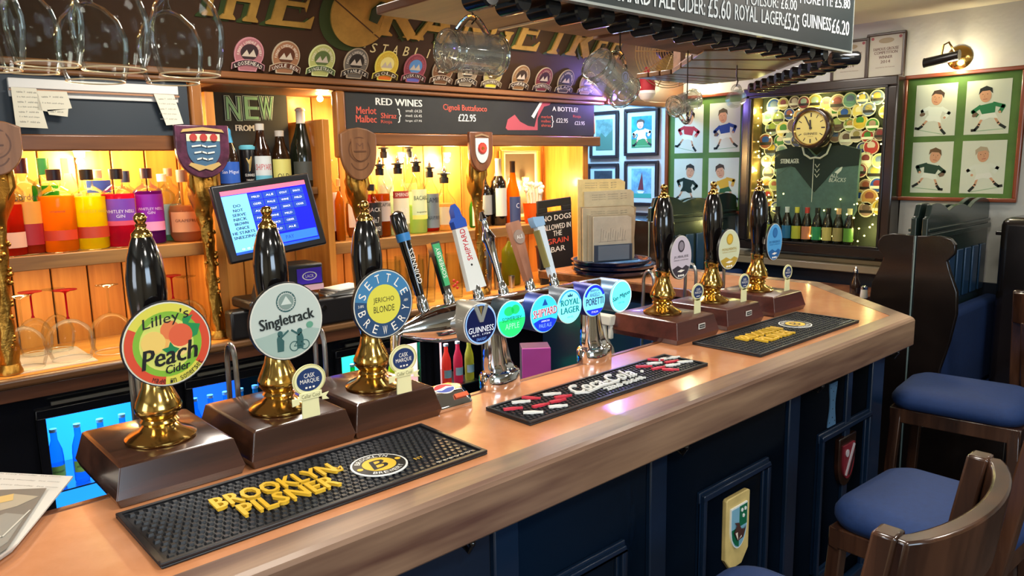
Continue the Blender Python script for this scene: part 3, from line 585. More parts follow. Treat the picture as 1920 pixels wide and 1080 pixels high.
# ---------------------------------------------------------------- back bar
YF0, YW = 3.24, 3.62
bb = thing('back_bar_panelling', 'vertical tongue and groove pine boards behind the bottles', 'wall panelling', (0, YW, 0))
x = -.55; k = 0; random.seed(3); pm = [wood('d6923f', 'a8641f', .5, 'z', 9, .1), wood('c9853a', '96561a', .5, 'z', 11, .1), wood('de9c4a', 'b5702a', .5, 'z', 8, .1)]
base_pl = {}
while x < 3.66:
    w = .138; i = k % 3
    if i not in base_pl: base_pl[i] = B(mt=pm[i]).box(0, w-.006, 0, .02, .94, 2.06).done('plank', bb, bevel=.003); o = base_pl[i]
    else: o = base_pl[i].copy(); COL.objects.link(o)
    o.location = (x, 0, 0); x += w; k += 1
B(mt=mat('241206', .8)).box(-.6, 3.7, .02, .03, .9, 2.06).done('backing', bb)
B(mt=mat('7a5030', .6)).box(-.6, 3.7, 3.27-YW, .02, 2.03, 2.05).done('soffit', bb)
# counter
ct = thing('back_counter', 'honey wood back counter with rounded brown front edge', 'counter', (0, 0, 0))
B(mt=wood('dca04f', 'b87530', .3, 'x', 9, .3)).box(-.6, 3.66, 3.13, YW-.001, .92, .96).done('counter_top', ct, bevel=.002)
b = B(mt=wood('8a6440', '5c3c22', .35, 'x', 9, .3)); b.box(-.6, 3.66, 3.095, 3.135, .925, .962); b.done('front_edge', ct, bevel=.012, segs=3)
B(mt=wood('6b4029', '472818', .4, 'x', 9, .3)).box(-.6, 3.66, 3.11, 3.15, .875, .925).done('apron', ct, bevel=.003)
# shelves
SW = wood('a5763f', '6a4522', .45, 'x', 12, .2, .3)
b = B(mt=SW); b.box(-.6, 1.29, 3.3, YW-.001, 1.315, 1.37); tag(b.done('bottle_shelf', bevel=.003), 'thick wooden shelf carrying the coloured gin bottles', 'shelf')
b = B(mt=SW); b.box(1.80, 3.3, 3.3, YW-.001, 1.255, 1.312); tag(b.done('bottle_shelf', bevel=.003), 'thick wooden shelf carrying the spirits with pourers', 'shelf')
b = B(mt=SW); b.box(1.30, 1.79, 3.34, YW-.001, 1.55, 1.585); tag(b.done('bottle_shelf', bevel=.003), 'short wooden shelf of bottled beer above the till', 'shelf')
for x0, x1, z in ((1.255, 1.295, 2.0), (1.795, 1.83, 1.9), (3.6, 3.65, 2.0)):
    tag(B(mt=PINE).box(x0, x1, 3.27, YW-.001, .96, z).done('shelf_upright', bevel=.003), 'pine upright %s' % ('left of the till' if x0 < 1.3 else 'right of the till' if x0 < 2 else 'closing the right end of the back bar'), 'upright')
# right end panel with wavy front edge
b = B(f=lambda p: (3.66+p[2], p[0], p[1]), mt=wood('dd8f3a', 'b06a20', .45, 'z', 7, .2)); pts = [(YW, .96), (YW, 2.0)]
for k in range(15):
    a = k/14; z = 1.86-a*.9; pts.append((3.25+.09*math.sin(a*2*PI*1.05)*(1 if a < .5 else .8)+.05*a, z))
pts = [(YW, 2.0), (3.26, 2.0)]+pts[2:]+[(YW, .96)]
b.poly(pts, 0, .035); tag(b.done('end_panel', bevel=.003), 'orange pine end panel of the back bar with wavy front edge', 'panel')
# fascia: sign board, mouldings, chalk boards
TILT = R(30)
fa = thing('name_board', 'dark brown sign board with large gold letters over the back bar', 'sign', (0, YF0, 2.08), rot=(TILT, 0, 0))
def sg(u, v):   # point of the forward-leaning sign board seen at a pixel: x and height up the board
    d = CR*((u-960)/FPX)+CD*((v-540)/FPX)+CF; nrm = Vector((0, math.cos(TILT), math.sin(TILT)))
    t_ = (Vector((0, YF0, 2.08))-Vector((0, 0, CZ))).dot(nrm)/d.dot(nrm); P_ = Vector((0, 0, CZ))+d*t_; return P_.x, (P_.z-2.08)/math.cos(TILT)
B(mt=mat('3c2617', .5, bump=.1)).box(-.4, 3.72, -.02, .02, 0.0, .41).done('sign_board', fa)
GLD = mat('b98f45', .4, .35, var=.25, scale=12, bump=.15); GRN = mat('2f3d1a', .5)
# letter shapes drawn as strokes with slab serifs: (glyph, centre u, width m)
def bigletter(ch, x0, x1, z0, z1, sh=.0):
    H = z1-z0; Wd = x1-x0
    for pas, (m, dx, dz, zz, th) in enumerate(((GRN, -.022, -.012, .0205, .004), (GLD, 0, 0, .026, .009))):
        q = lambda px, py: (x0+px*Wd+dx+sh*py*H, z0+py*H+dz)
        b = B(f=YF()); st = .2*Wd; ec = [0.]
        def E(): ec[0] += .00025
        def bar(x_, a=0., c=1., w=.22):
            E(); b.poly([q(x_-w/2, a), q(x_+w/2, a), q(x_+w/2, c), q(x_-w/2, c)], zz, zz+th+ec[0], m)
        def ser(x_, y_, up, w=.4):
            s_ = 1 if up else -1; b.poly([q(x_-w/2, y_), q(x_+w/2, y_), q(x_+w/2, y_-.035*s_), q(x_+.13, y_-.1*s_), q(x_-.13, y_-.1*s_), q(x_-w/2, y_-.035*s_)], zz+.0004, zz+th+.0004, m)
        def ln(a, c, w): 
            E()
            (ax, ay), (bx, by) = q(*a), q(*c); Lh = math.hypot(bx-ax, by-ay); nx, ny = -(by-ay)/Lh*w/2, (bx-ax)/Lh*w/2; b.poly([(ax+nx, ay+ny), (ax-nx, ay-ny), (bx-nx, by-ny), (bx+nx, by+ny)], zz-ec[0]*.1, zz+th+ec[0], m)
        if ch == 'T': bar(.5); ser(.5, 0, False, .5); b.poly([q(0, .88), q(1, .88), q(1, 1), q(0, 1)], zz, zz+th, m); b.poly([q(0, .72), q(.1, .9), q(0, .95)], zz, zz+th, m); b.poly([q(1, .72), q(.9, .9), q(1, .95)], zz, zz+th, m)
        elif ch == 'H': bar(.2); bar(.8); ln((.2, .5), (.8, .5), .03*1.2); [ser(x_, y_, y_ == 1) for x_ in (.2, .8) for y_ in (0, 1)]
        elif ch == 'E': bar(.25); ser(.25, 0, False); ser(.25, 1, True); b.poly([q(.25, 0), q(1, 0), q(1, .28), q(.85, .12), q(.25, .1)], zz, zz+th, m); b.poly([q(.25, 1), q(.95, 1), q(.95, .75), q(.8, .9), q(.25, .9)], zz, zz+th, m); b.poly([q(.3, .46), q(.75, .46), q(.8, .36), q(.8, .68), q(.75, .56), q(.3, .56)], zz, zz+th, m)
        elif ch == 'R': bar(.25); ser(.25, 0, False, .45); ser(.25, 1, True); ln((.25, .95), (.6, .95), .03); ln((.25, .5), (.6, .5), .03); ln((.62, .96), (.82, .85), .035); ln((.8, .9), (.8, .6), .045); ln((.82, .66), (.6, .49), .035); ln((.5, .5), (.95, .03), .05); b.poly([q(.75, .0), q(1.15, .0), q(1.1, .07), q(.85, .12)], zz, zz+th, m)
        elif ch == 'A': ln((.1, 0), (.5, 1), .03); ln((.88, 0), (.52, 1), .055); ln((.25, .33), (.75, .33), .028); ser(.1, 0, False, .35); ser(.9, 0, False, .42)
        elif ch == 'N': bar(.15, w=.14); bar(.85, w=.14); ln((.12, .97), (.88, .03), .06); ser(.15, 0, False, .36); ser(.85, 1, True, .36); ser(.1, 1, True, .3)
        elif ch == 'G':
            for k in range(16):
                a0, a1 = R(40+k*18), R(40+(k+1)*18); w = .12+.1*abs(math.cos((a0+a1)/2)); b.poly([q(.5+.5*math.cos(a0), .5+.5*math.sin(a0)), q(.5+.5*math.cos(a1), .5+.5*math.sin(a1)), q(.5+(.5-w)*math.cos(a1), .5+(.5-w*.7)*math.sin(a1)), q(.5+(.5-w)*math.cos(a0), .5+(.5-w*.7)*math.sin(a0))], zz, zz+th, m)
            bar(.85, .1, .45); ser(.82, .45, True, .4)
        b.done('letter_shadow' if pas == 0 else 'letter', fa, 'letter %s in gold' % ch if pas else 'green drop shadow of the letter')
lt = [('T', 362, 404, 30), ('H', 405, 478, 38), ('E', 487, 578, 48), ('R', 690, 770, 68), ('A', 768, 836, 78), ('N', 850, 900, 84), ('G', 903, 945, 90), ('E', 950, 1000, 96), ('T', 1010, 1048, 104), ('R', 1052, 1095, 108), ('E', 1100, 1125, 112), ('E', 1128, 1150, 115)]
for ch, u0, u1, v in lt:
    (a, z0_), (c, _) = sg(u0, v-10), sg(u1, v-10); bigletter(ch, a, c, z0_, z0_+.19, .12)
b = B(f=YF()); ox_, oz_ = sg(672, 22); cx_, cz_ = ox_, oz_; b.disc(cx_-.035, cz_-.01, .165, .165, .0205, .024, GRN, 48); b.done('fruit_shadow', fa, 'dark green shadow of the round fruit')
b = B(f=YF()); b.disc(cx_, cz_, .15, .15, .024, .034, GLD, 48); b.stroke([(cx_-.15, cz_+.05), (cx_+.12, cz_-.1)], .006, .0345, mat('4a2c12', .5)); b.done('round_fruit', fa, 'round gold fruit forming the letter O')
b = B(f=YF()); b.poly([(cx_+.04, cz_-.02), (cx_+.08, cz_-.03), (cx_+.1, cz_+.03), (cx_+.16, cz_+.06), (cx_+.08, cz_+.07), (cx_+.04, cz_+.03)], .035, .045, mat('1f3320', .35)); b.done('leaf', fa, 'dark green leaf on the fruit')
for i, ch in enumerate('ESTABLISHED'):
    px_, pz_ = sg(676+i*20.5, 84+i*2.2); b = B(f=YF()); b.text(ch, px_, pz_, .03 if ch != 'I' else .006, .045, .021, mat('e3cf96', .4), shear=.1, ext=.002); b.done('small_letter', fa)
mo = thing('cornice_moulding', 'brown stepped wooden moulding under the sign board', 'moulding', (0, YF0, 0)); MB_ = wood('8a5730', '5a3318', .35, 'x', 9, .3)
B(mt=MB_).box(-.45, 3.74, -.045, .02, 2.052, 2.08).done('upper_rail', mo, bevel=.006); B(mt=MB_).box(-.45, 3.74, -.03, .02, 2.028, 2.051).done('lower_rail', mo, bevel=.008)
B(mt=MB_).box(1.86, 3.7, -.03, .02, 1.775, 1.835).done('board_rail', mo, bevel=.006); B(mt=MB_).box(-.45, 1.17, -.03, .02, 1.755, 1.815).done('left_rail', mo, bevel=.006)
for x in (1.175, 1.84): B(mt=wood('a66a30', '70401a', .35, 'z', 9, .3)).box(x, x+.05, -.03, .02, 1.72, 2.028).done('fluted_post', mo, bevel=.01)
SLATE = mat('2c2b28', .7, var=.2, scale=6)
t = thing('wine_chalkboard', 'long chalkboard listing red wines under the sign board', 'chalkboard', (0, YF0, 0)); zt = 2.027; zb = 1.837
B(mt=SLATE).box(1.895, 3.66, -.012, .012, zb, zt).done('board', t, bevel=.003)
b = B(f=YF(0, -.012, 0)); CH = mat('efece2', .7); RC = mat('dc5a44', .7); z = .0008
def ct_(b, s, u, v, w, h, m, y=YF0, **k): p = at(u, v, y=y-.013); b.text(s, p.x, p.z, w, h, z, m, **k)
ct_(b, 'RED WINES', 749, 192, .275, .034, CH, bold=.0018); ct_(b, 'Merlot', 687, 207, .11, .034, RC, bold=.0009); ct_(b, 'Malbec', 687, 223, .115, .034, RC, bold=.0009); ct_(b, 'Shiraz', 729, 217, .09, .026, RC, bold=.0009); ct_(b, 'Rioja', 725, 229, .065, .02, RC)
ct_(b, '}', 749, 217, .02, .07, CH); ct_(b, 'small: £4.25', 776, 208, .1, .013, CH); ct_(b, 'med: £6.45', 776, 217, .1, .013, CH); ct_(b, 'large: £7.95', 776, 227, .1, .013, CH)
ct_(b, 'Cignoli Buttafuoco', 873, 204, .3, .04, RC, bold=.0005); ct_(b, '£22.95', 876, 221, .12, .038, CH, bold=.0008); ct_(b, 'A BOTTLE?', 1060, 205, .22, .026, CH, bold=.0012)
for i, s in enumerate(('merlot', 'malbec', 'shiraz')): ct_(b, s, 1024, 219+i*8, .08, .016, RC)
ct_(b, '}', 1036, 228, .02, .07, CH); ct_(b, '£22.95', 1054, 226, .1, .026, CH, bold=.0005); ct_(b, 'Rioja', 1082, 219, .07, .02, RC); ct_(b, '£23.95', 1087, 231, .09, .022, CH)
b.done('chalk_writing', t, smooth=False, recalc=False)
b = B(f=YF(0, -.012, 0)); 
P = [at(u, v, y=YF0-.012) for u, v in ((948, 240), (952, 224), (965, 215), (975, 228), (990, 236), (1002, 238), (1010, 205), (1018, 190), (1034, 191), (1030, 197), (1020, 200), (1008, 222), (1008, 244), (952, 244))]; b.flat([(p.x, p.z) for p in P], .0006, mat('b8505a', .7)); P = [at(u, v, y=YF0-.012) for u, v in ((996, 218), (1012, 192), (1017, 192), (1001, 222))]; b.flat([(p.x, p.z) for p in P], .001, CH); b.done('chalk_bottle_drawing', t)
# NEW FROM board at the back of the beer shelf
t = thing('new_beer_chalkboard', 'chalkboard reading NEW FROM behind the bottled beers', 'chalkboard', (0, YW-.03, 0)); a = at(395, 185, y=YW-.03); c = at(535, 185, y=YW-.03)
B(mt=SLATE).box(a.x, c.x, -.01, .01, 1.6, 2.03).done('board', t); b = B(f=YF(0, -.011, 0)); GC = mat('9fd8a8', .7)
for s, u in (('N', 437), ('E', 471), ('W', 499)): p = at(u, 203, y=YW-.04); b.text(s, p.x, p.z, .065, .115, z, mat('d8efd8', .7), bold=.009); b.text(s, p.x, p.z, .065, .11, z+.001, SLATE, bold=.005); b.text(s, p.x, p.z, .065, .105, z+.002, GC, bold=.001)
p = at(459, 240, y=YW-.04); b.text('FROM', p.x, p.z, .09, .028, z, CH, bold=.002); b.done('chalk_writing', t, smooth=False, recalc=False)
# left: slate strip, white rail and pinned receipts
t = thing('slate_board', 'dark slate strip at the top left of the back bar', 'board', (0, YF0, 0)); B(mt=mat('1f2a33', .5)).box(-.4, 1.172, -.008, .015, 1.815, 2.027).done('board', t)
t = thing('ticket_rail', 'white plastic ticket rail across the slate board', 'ticket rail', (0, YF0, 0)); a = at(16, 165, y=YF0-.03); c = at(336, 185, y=YF0-.03)
b = B(mt=mat('d7d5cf', .4)); b.box(a.x, c.x, -.028, -.008, 1.975, 2.01); b.box(a.x, c.x, -.02, -.008, 1.945, 1.975); b.done('rail', t, bevel=.003); B(mt=mat('b98a6a', .3, .5)).box(a.x, c.x, -.034, -.028, 1.965, 1.972).done('grip_strip', t)
rp = mat('d9d3bd', .7); INK = mat('6a6a66', .7)
def note(pts, label, lines=6):
    P = [at(u, v, y=YF0-.04) for u, v in pts]; c = sum(P, Vector())/len(P); t = thing('paper_note', label, 'note', tuple(c), group='paper notes in the ticket rail')
    b = B(f=YF()); q = [(p.x-c.x, p.z-c.z) for p in P]; b.poly(q, -.001, .0006, rp); b.done('paper', t)
    b = B(f=YF()); x0 = min(a for a, _ in q); x1 = max(a for a, _ in q); z0 = min(k for _, k in q); z1 = max(k for _, k in q)
    for i in range(lines): b.text('2 x fish and chips' if i % 2 else 'table 7  mild ale', (x0+x1)/2-.004, z1-(z1-z0)*(i+.9)/(lines+1.2), (x1-x0)*.62, .006, .001, INK, random.uniform(-.03, .03))
    b.done('handwriting', t, smooth=False, recalc=False)
note([(20, 163), (68, 166), (90, 241), (30, 238)], 'long white till receipt hanging at the left of the rail', 7)
note([(70, 170), (125, 172), (135, 203), (88, 209), (70, 206)], 'small folded white note pinned beside the long receipt', 2)
note([(88, 206), (128, 204), (127, 219), (92, 215)], 'torn grey scrap of paper below the folded note', 1)
note([(288, 176), (326, 178), (344, 232), (312, 235)], 'slanting white note hanging at the right end of the rail', 5)
# ---------------------------------------------------------------- bottles
PROF = {  # radius and height fractions of the glass body
 'gin': [(.9, 0), (1, .02), (1, .66), (.97, .70), (.7, .75), (.36, .79), (.32, .82), (.32, .93), (.36, .94), (.34, .96)],
 'spirit': [(.92, 0), (1, .02), (1, .58), (.95, .64), (.6, .72), (.36, .80), (.33, .9), (.36, .92), (.34, .95)],
 'round': [(.8, 0), (1, .08), (1, .42), (.9, .5), (.5, .62), (.3, .7), (.28, .85), (.32, .87), (.3, .9)],
 'wine': [(.92, 0), (1, .02), (1, .58), (.92, .66), (.5, .74), (.36, .8), (.34, .96), (.38, .97), (.36, 1)],
 'slope': [(.92, 0), (1, .02), (1, .42), (.85, .55), (.5, .7), (.36, .82), (.34, .96), (.38, .97), (.36, 1)],
 'beer': [(.92, 0), (1, .02), (1, .52), (.9, .62), (.55, .76), (.4, .9), (.42, .93), (.4, .97)],
 'champ': [(.92, 0), (1, .02), (1, .4), (.9, .52), (.55, .68), (.36, .8), (.34, .95), (.4, .96), (.38, .98)]}
KINDN = {'gin': 'gin_bottle', 'spirit': 'spirit_bottle', 'round': 'spirit_bottle', 'wine': 'wine_bottle', 'slope': 'wine_bottle', 'beer': 'beer_bottle', 'champ': 'sparkling_wine_bottle'}
def bottle(u, vt, w, y, zb, kind, liq, lab, group, fill=.62, cap='222222', labc='efe8dc', lz=(.15, .5), txt=(), body=.45, pour=False, caph=.12, band=None, tc='303030', foil=None):
    pm_ = at(u, (vt+460)/2, y=y); ptop = at(u, vt, y=y)
    dep = Vector((pm_.x, pm_.y, pm_.z-CZ)).dot(CF); Rr = w/FPX*dep/2; H = ptop.z-zb
    if pour: H /= 1.14
    t = thing(KINDN[kind], lab, 'bottle', (pm_.x, y, zb), R(random.uniform(-14, 4)), group)
    pr = [(a*Rr, z*H) for a, z in PROF[kind]]
    dark = liq.startswith('#'); c = liq.lstrip('#')
    if dark: B(mt=mat(c, .08, coat=.5)).lathe(pr, 20).done('glass', t, ang=60)
    else:
        B(mt=glassy('eef6f2', 0, .02, .22)).lathe(pr, 20).done('glass', t, ang=60)
        q = [(max(.002, a-.0025), z+.003) for a, z in pr if z < fill*H]
        ta = next((pr[i-1][0]+(pr[i][0]-pr[i-1][0])*(fill*H-pr[i-1][1])/(pr[i][1]-pr[i-1][1]) for i in range(1, len(pr)) if pr[i][1] >= fill*H), pr[0][0])
        q.append((max(.002, ta-.0025), fill*H)); B(mt=glassy(c, body, .05, .08)).lathe(q, 20).done('liquid', t, ang=60)
    z0, z1 = lz; f = WRAP(Rr+.0006, YF())
    if labc:
        b = B(f=f); n = 12; wd = Rr*2.3; b.add([(-wd/2+wd*i/n, z*H, 0) for z in (z0, z1) for i in range(n+1)], [(i, i+1, n+2+i, n+1+i) for i in range(n)], mat(labc, .5))
        if band: zb0, zb1, bc = band; b.add([(-wd/2+wd*i/n, z*H, .0003) for z in (zb0, zb1) for i in range(n+1)], [(i, i+1, n+2+i, n+1+i) for i in range(n)], mat(bc, .5))
        b.done('label', t, recalc=False)
    elif band:
        b = B(f=f); n = 12; wd = Rr*2.3; zb0, zb1, bc = band; b.add([(-wd/2+wd*i/n, z*H, 0) for z in (zb0, zb1) for i in range(n+1)], [(i, i+1, n+2+i, n+1+i) for i in range(n)], mat(bc, .5)); b.done('label', t, recalc=False)
    if txt:
        b = B(f=f)
        for s, zz, ww, hh in txt: b.text(s, 0, zz*H, ww*Rr, hh*H, .0009, mat(tc, .5))
        b.done('label_print', t, smooth=False, recalc=False)
    rt, zt = pr[-1]
    if foil: b = B(mt=mat(foil, .35)); b.lathe([(a+.001, z) for a, z in pr if z > .72*H]+[(rt*.6, H), (0, H)], 16).done('foil', t)
    elif pour:
        b = B(mt=mat('17161a', .4)); b.lathe([(rt*1.3, zt-.035), (rt*1.35, zt-.003), (rt*1.0, zt), (rt*1.0, zt+.012), (rt*1.9, zt+.014), (rt*1.9, zt+.021), (rt*.8, zt+.023)], 14); b.done('pourer_collar', t)
        B(mt=CHROME).lathe([(rt*.7, zt+.022), (rt*.8, zt+.035), (rt*.3, zt+.055), (rt*.2, zt+.06)], 10).done('pourer_spout', t)
    else: B(mt=mat(cap, .4)).lathe([(rt*1.15, zt-caph*H*.6), (rt*1.2, H*.995), (rt*1.0, H), (0, H)], 16).done('cap', t)
    return t
G1 = 'gin bottles on the left shelf'; G2 = 'spirit bottles with pourers on the right shelf'; G3 = 'beers above the till'; G4 = 'wine bottles at the right end of the shelf'
ZL = 1.3705; ZR = 1.3125; random.seed(8)
bottle(12, 318, 56, 3.37, ZL, 'gin', 'e0401c', 'orange-red spirit bottle at the very left end of the shelf', G1, .6, labc='e8b090', lz=(.1, .28), body=.5)
bottle(46, 296, 60, 3.40, ZL, 'gin', 'd85a2a', 'clear gin bottle with ornate orange and red label and dark cap', G1, .3, cap='4a1620', labc='e89a3a', lz=(.14, .55), txt=(("Gordon's", .6, 1.7, .07),), band=(.1, .32, 'a81f24'), caph=.2)
bottle(107, 317, 62, 3.38, ZL, 'gin', 'f09a1c', 'amber orange gin bottle with a thin red band label', G1, .68, cap='30202a', labc=None, band=(.15, .27, 'd8401f'), txt=(('ornamental', .5, .8, .03),), body=.7, caph=.16)
bottle(168, 317, 58, 3.39, ZL, 'gin', 'e8d21c', 'yellow gin bottle with red band, left of the pink one', G1, .66, cap='2a2420', labc=None, band=(.15, .29, 'c8401f'), txt=(('WHITLEY NEILL', .48, 1.7, .035),), caph=.16, tc='6a7a20')
bottle(223, 316, 58, 3.40, ZL, 'gin', 'e0315f', 'pink gin bottle with blue and silver patterned label', G1, .68, cap='241a1e', labc='7a3fae', lz=(.28, .62), txt=(('WHITLEY NEILL', .46, 1.9, .04), ('GIN', .4, .5, .04)), band=(.28, .34, 'e0506a'), caph=.16, tc='f0e4ee')
bottle(279, 315, 52, 3.42, ZL, 'gin', '9a1fb0', 'purple gin bottle with flower mark, right of the pink one', G1, .7, cap='3a1a2a', labc='8a12a8', lz=(.3, .66), txt=(('WHITLEY NEILL', .47, 1.8, .035), ('GIN', .42, .5, .035)), band=(.18, .3, 'e89ac0'), caph=.16, tc='f0d4f4')
bottle(308, 326, 42, 3.50, ZL, 'gin', '8fd8d8', 'pale turquoise gin bottle behind the purple one', G1, .5, cap='e8e4da', labc='a8e0e4', lz=(.1, .55))
bottle(346, 318, 58, 3.41, ZL, 'round', 'f0b48a', 'rounded clear gin bottle with grapefruit label beside the gold column', G1, .5, cap='8a7a7a', labc='e8a878', lz=(.14, .42), txt=(('GRAPEFRUIT', .3, 1.6, .04),), tc='6a3020')
bottle(88, 296, 46, 3.54, ZL, 'gin', '3fa83a', 'green gin bottle with white neck band in the back row', G1, .7, cap='1f6a3a', labc='d8e8c8', caph=.24)
bottle(132, 296, 46, 3.54, ZL, 'spirit', 'e8e0d0', 'clear bottle in front of the bright lamp, back row', G1, .6, cap='e4c0b0', caph=.2)
bottle(188, 318, 44, 3.53, ZL, 'gin', 'd8e8f0', 'clear bottle with blue neck label in the back row', G1, .5, cap='9a8a70', labc='2f52c8', lz=(.7, .86))
bottle(240, 320, 40, 3.53, ZL, 'gin', 'b8d8c0', 'clear green-tinted bottle with navy cap in the back row', G1, .5, cap='1c2444', caph=.2, labc='c8dcd0')
bottle(320, 315, 38, 3.55, ZL, 'gin', 'd8c8d8', 'clear bottle with mauve neck in the back row', G1, .5, cap='8a7468', labc='d0c0d0')
bottle(24, 310, 40, 3.54, ZL, 'gin', 'e0a040', 'small amber bottle half hidden behind the ornate gin', G1, .6, cap='8a2a2a')
# beers above the till
ZB = 1.586
bottle(432, 240, 38, 3.42, ZB, 'beer', '#2a1a10', 'brown beer bottle with blue foil neck and round blue label', G3, cap='2fa0d8', labc='2a5fc0', lz=(.1, .45), txt=(('San Miguel', .28, 1.7, .07),), foil='3aa8dc', tc='f0f4ff')
bottle(494, 232, 34, 3.42, ZB, 'beer', '#2a150c', 'brown ale bottle with cream neck label and red lettered label', G3, cap='d8d4c8', labc='dde4e4', lz=(.08, .5), txt=(('SHIPYARD', .33, 1.9, .09),), band=(.08, .2, '6fc0d8'), tc='c83a3a')
bottle(530, 245, 36, 3.43, ZB, 'beer', '#2c1a0c', 'brown ale bottle with pale yellow label reading OLD', G3, cap='d0c8bc', labc='e4dc7a', lz=(.08, .5), txt=(('OLD', .2, 1.2, .1),), tc='403a2a')
bottle(570, 202, 46, 3.45, ZB, 'champ', '#1c1f14', 'dark sparkling wine bottle with bright foil top', G3, labc='4a4a40', lz=(.08, .32), foil='f0e6d0')
p = at(464, 300, y=3.42); t = thing('beer_can', 'black beer can with gold harp mark and blue plastic top', 'can', (p.x, 3.42, ZB), R(-10), G3)
h = at(464, 278, y=3.42).z-ZB; B(mt=mat('17171a', .3, .3)).lathe([(.03, 0), (.033, .006), (.033, h-.01), (.029, h)], 22).done('can_body', t)
B(mt=mat('6fc8dc', .4)).lathe([(.036, h-.006), (.037, h+.008), (.03, h+.01), (.028, h+.014)], 22).done('plastic_top', t)
b = B(f=WRAP(.0336, YF())); b.poly([(-.014, h*.75), (.012, h*.8), (.012, h*.72), (.002, h*.45), (-.004, h*.42), (-.003, h*.6)], 0, .0008, mat('b89a5a', .4, .5)); b.text('GUINNESS', 0, h*.34, .045, .012, .0004, WHITE); b.text('DRAUGHT', 0, h*.22, .035, .008, .0004, WHITE); b.done('can_print', t, smooth=False, recalc=False)
# right shelf spirits
S = lambda *a, **k: bottle(*a, **k)
S(616, 278, 34, 3.44, ZR, 'spirit', '8a3a18', 'dark rum bottle with white label and pourer right of the till', G2, .55, pour=True, labc='e8e4e0', lz=(.12, .6))
S(637, 335, 18, 3.38, ZR, 'spirit', 'e08a1c', 'narrow amber bottle beside the plain wooden shield column', G2, .8, cap='c8a868', labc=None, body=.6)
S(664, 300, 34, 3.50, ZR, 'round', 'd8a050', 'golden liqueur bottle hidden behind the plain shield', G2, .5, pour=True)
S(692, 312, 38, 3.48, ZR, 'spirit', 'e05a50', 'coral pink spirit bottle behind the black labelled one', G2, .6, cap='e8e0d0', labc='e88a80')
S(697, 345, 36, 3.37, ZR, 'spirit', '8a4a1c', 'square shouldered whiskey bottle with black label', G2, .5, labc='1c1a1a', lz=(.05, .66), txt=(("JACK", .52, 1.4, .1), ('No.7', .34, .8, .1), ('WHISKEY', .18, 1.4, .08)), tc='e8e4dc')
S(714, 290, 35, 3.40, ZR, 'spirit', 'd8761c', 'amber spiced rum bottle with beige label and pourer', G2, .6, pour=True, labc='c8b4a4', lz=(.22, .5), txt=(('CAPTAIN', .45, 1.5, .05),))
S(723, 262, 30, 3.50, ZR, 'wine', 'f0ece0', 'tall white liqueur bottle with black pourer in the back row', G2, .8, pour=True, labc='f4f2ea', lz=(.1, .6), body=.9)
S(748, 288, 37, 3.41, ZR, 'spirit', 'e8ece4', 'clear vodka bottle with red band over a cream label', G2, .55, pour=True, labc='e4dcb8', lz=(.16, .6), band=(.52, .62, 'a83a30'), txt=(('SMIRNOFF', .57, 1.8, .05), ('No.21', .35, .7, .07)), tc='f0e8dc')
S(770, 262, 26, 3.53, ZR, 'wine', 'e0e4c0', 'tall pale liqueur bottle with green pourer in the back row', G2, .6, pour=True)
S(782, 285, 36, 3.42, ZR, 'spirit', 'd4e8a8', 'pale green white rum bottle with a red dot', G2, .4, pour=True, labc='dce8b0', lz=(.2, .62), txt=(('BACARDI', .5, 1.8, .06), ('superior', .3, 1.3, .03)), tc='2a3a2a', band=(.2, .26, 'f0e870'))
S(807, 298, 32, 3.44, ZR, 'spirit', 'c83a1c', 'navy rum bottle with grey-blue label and ribbed pourer', G2, .12, pour=True, labc='7a8a94', lz=(.06, .6), txt=(("LAMB'S", .5, 1.8, .08), ('NAVY RUM', .22, 1.6, .06)), tc='1f2a3a')
S(834, 305, 44, 3.45, ZR, 'round', 'e8c890', 'wide clear bottle of pale gin with drawn label and white spout', G2, .45, pour=True, labc='e0d0a8', lz=(.1, .4))
S(893, 345, 28, 3.42, ZR, 'slope', '6ab848', 'green wine bottle with white label beside the rose shield column', G4, .6, labc='dcd8c8', lz=(.05, .5))
S(908, 318, 30, 3.48, ZR, 'wine', '#14100e', 'dark red wine bottle with grey label behind the green bottle', G4, labc='9aa0a0', lz=(.2, .55))
S(935, 297, 30, 3.44, ZR, 'wine', '#120e0d', 'dark red wine bottle with silver foil and white label', G4, foil='b8b4b0', labc='d0d4cc', lz=(.14, .56))
S(962, 302, 28, 3.42, ZR, 'slope', 'f0961c', 'orange wine bottle with dark blue label', G4, .95, foil='2a1c14', labc='3a4a78', lz=(.04, .44), body=.7, txt=(('C', .3, .5, .08),), tc='e0e4f0')
# garlic-like paper straws in an orange tub
p = at(1003, 400, y=3.4); t = thing('straw_tub', 'orange tub full of white wrapped straws with round tops', 'tub', (p.x, 3.4, ZR), group=None)
B(mt=glassy('f08a3a', .7)).lathe([(.06, 0), (.065, .01), (.075, .12), (.078, .122)], 24).done('tub', t)
b = B(mt=mat('f0eedc', .5))
for k in range(26):
    a = k*2.4; r = .012+.045*(k % 9)/9; x, y_ = r*math.cos(a), r*math.sin(a); zz = .2+.03*math.cos(k); b.tube([(x*.7, y_*.7, .02), (x*1.3, y_*1.3, zz)], .006, 6); b.sph((x*1.35, y_*1.35, zz+.01), .014, n=8, q=6)
stuff(b.done('straws', t))
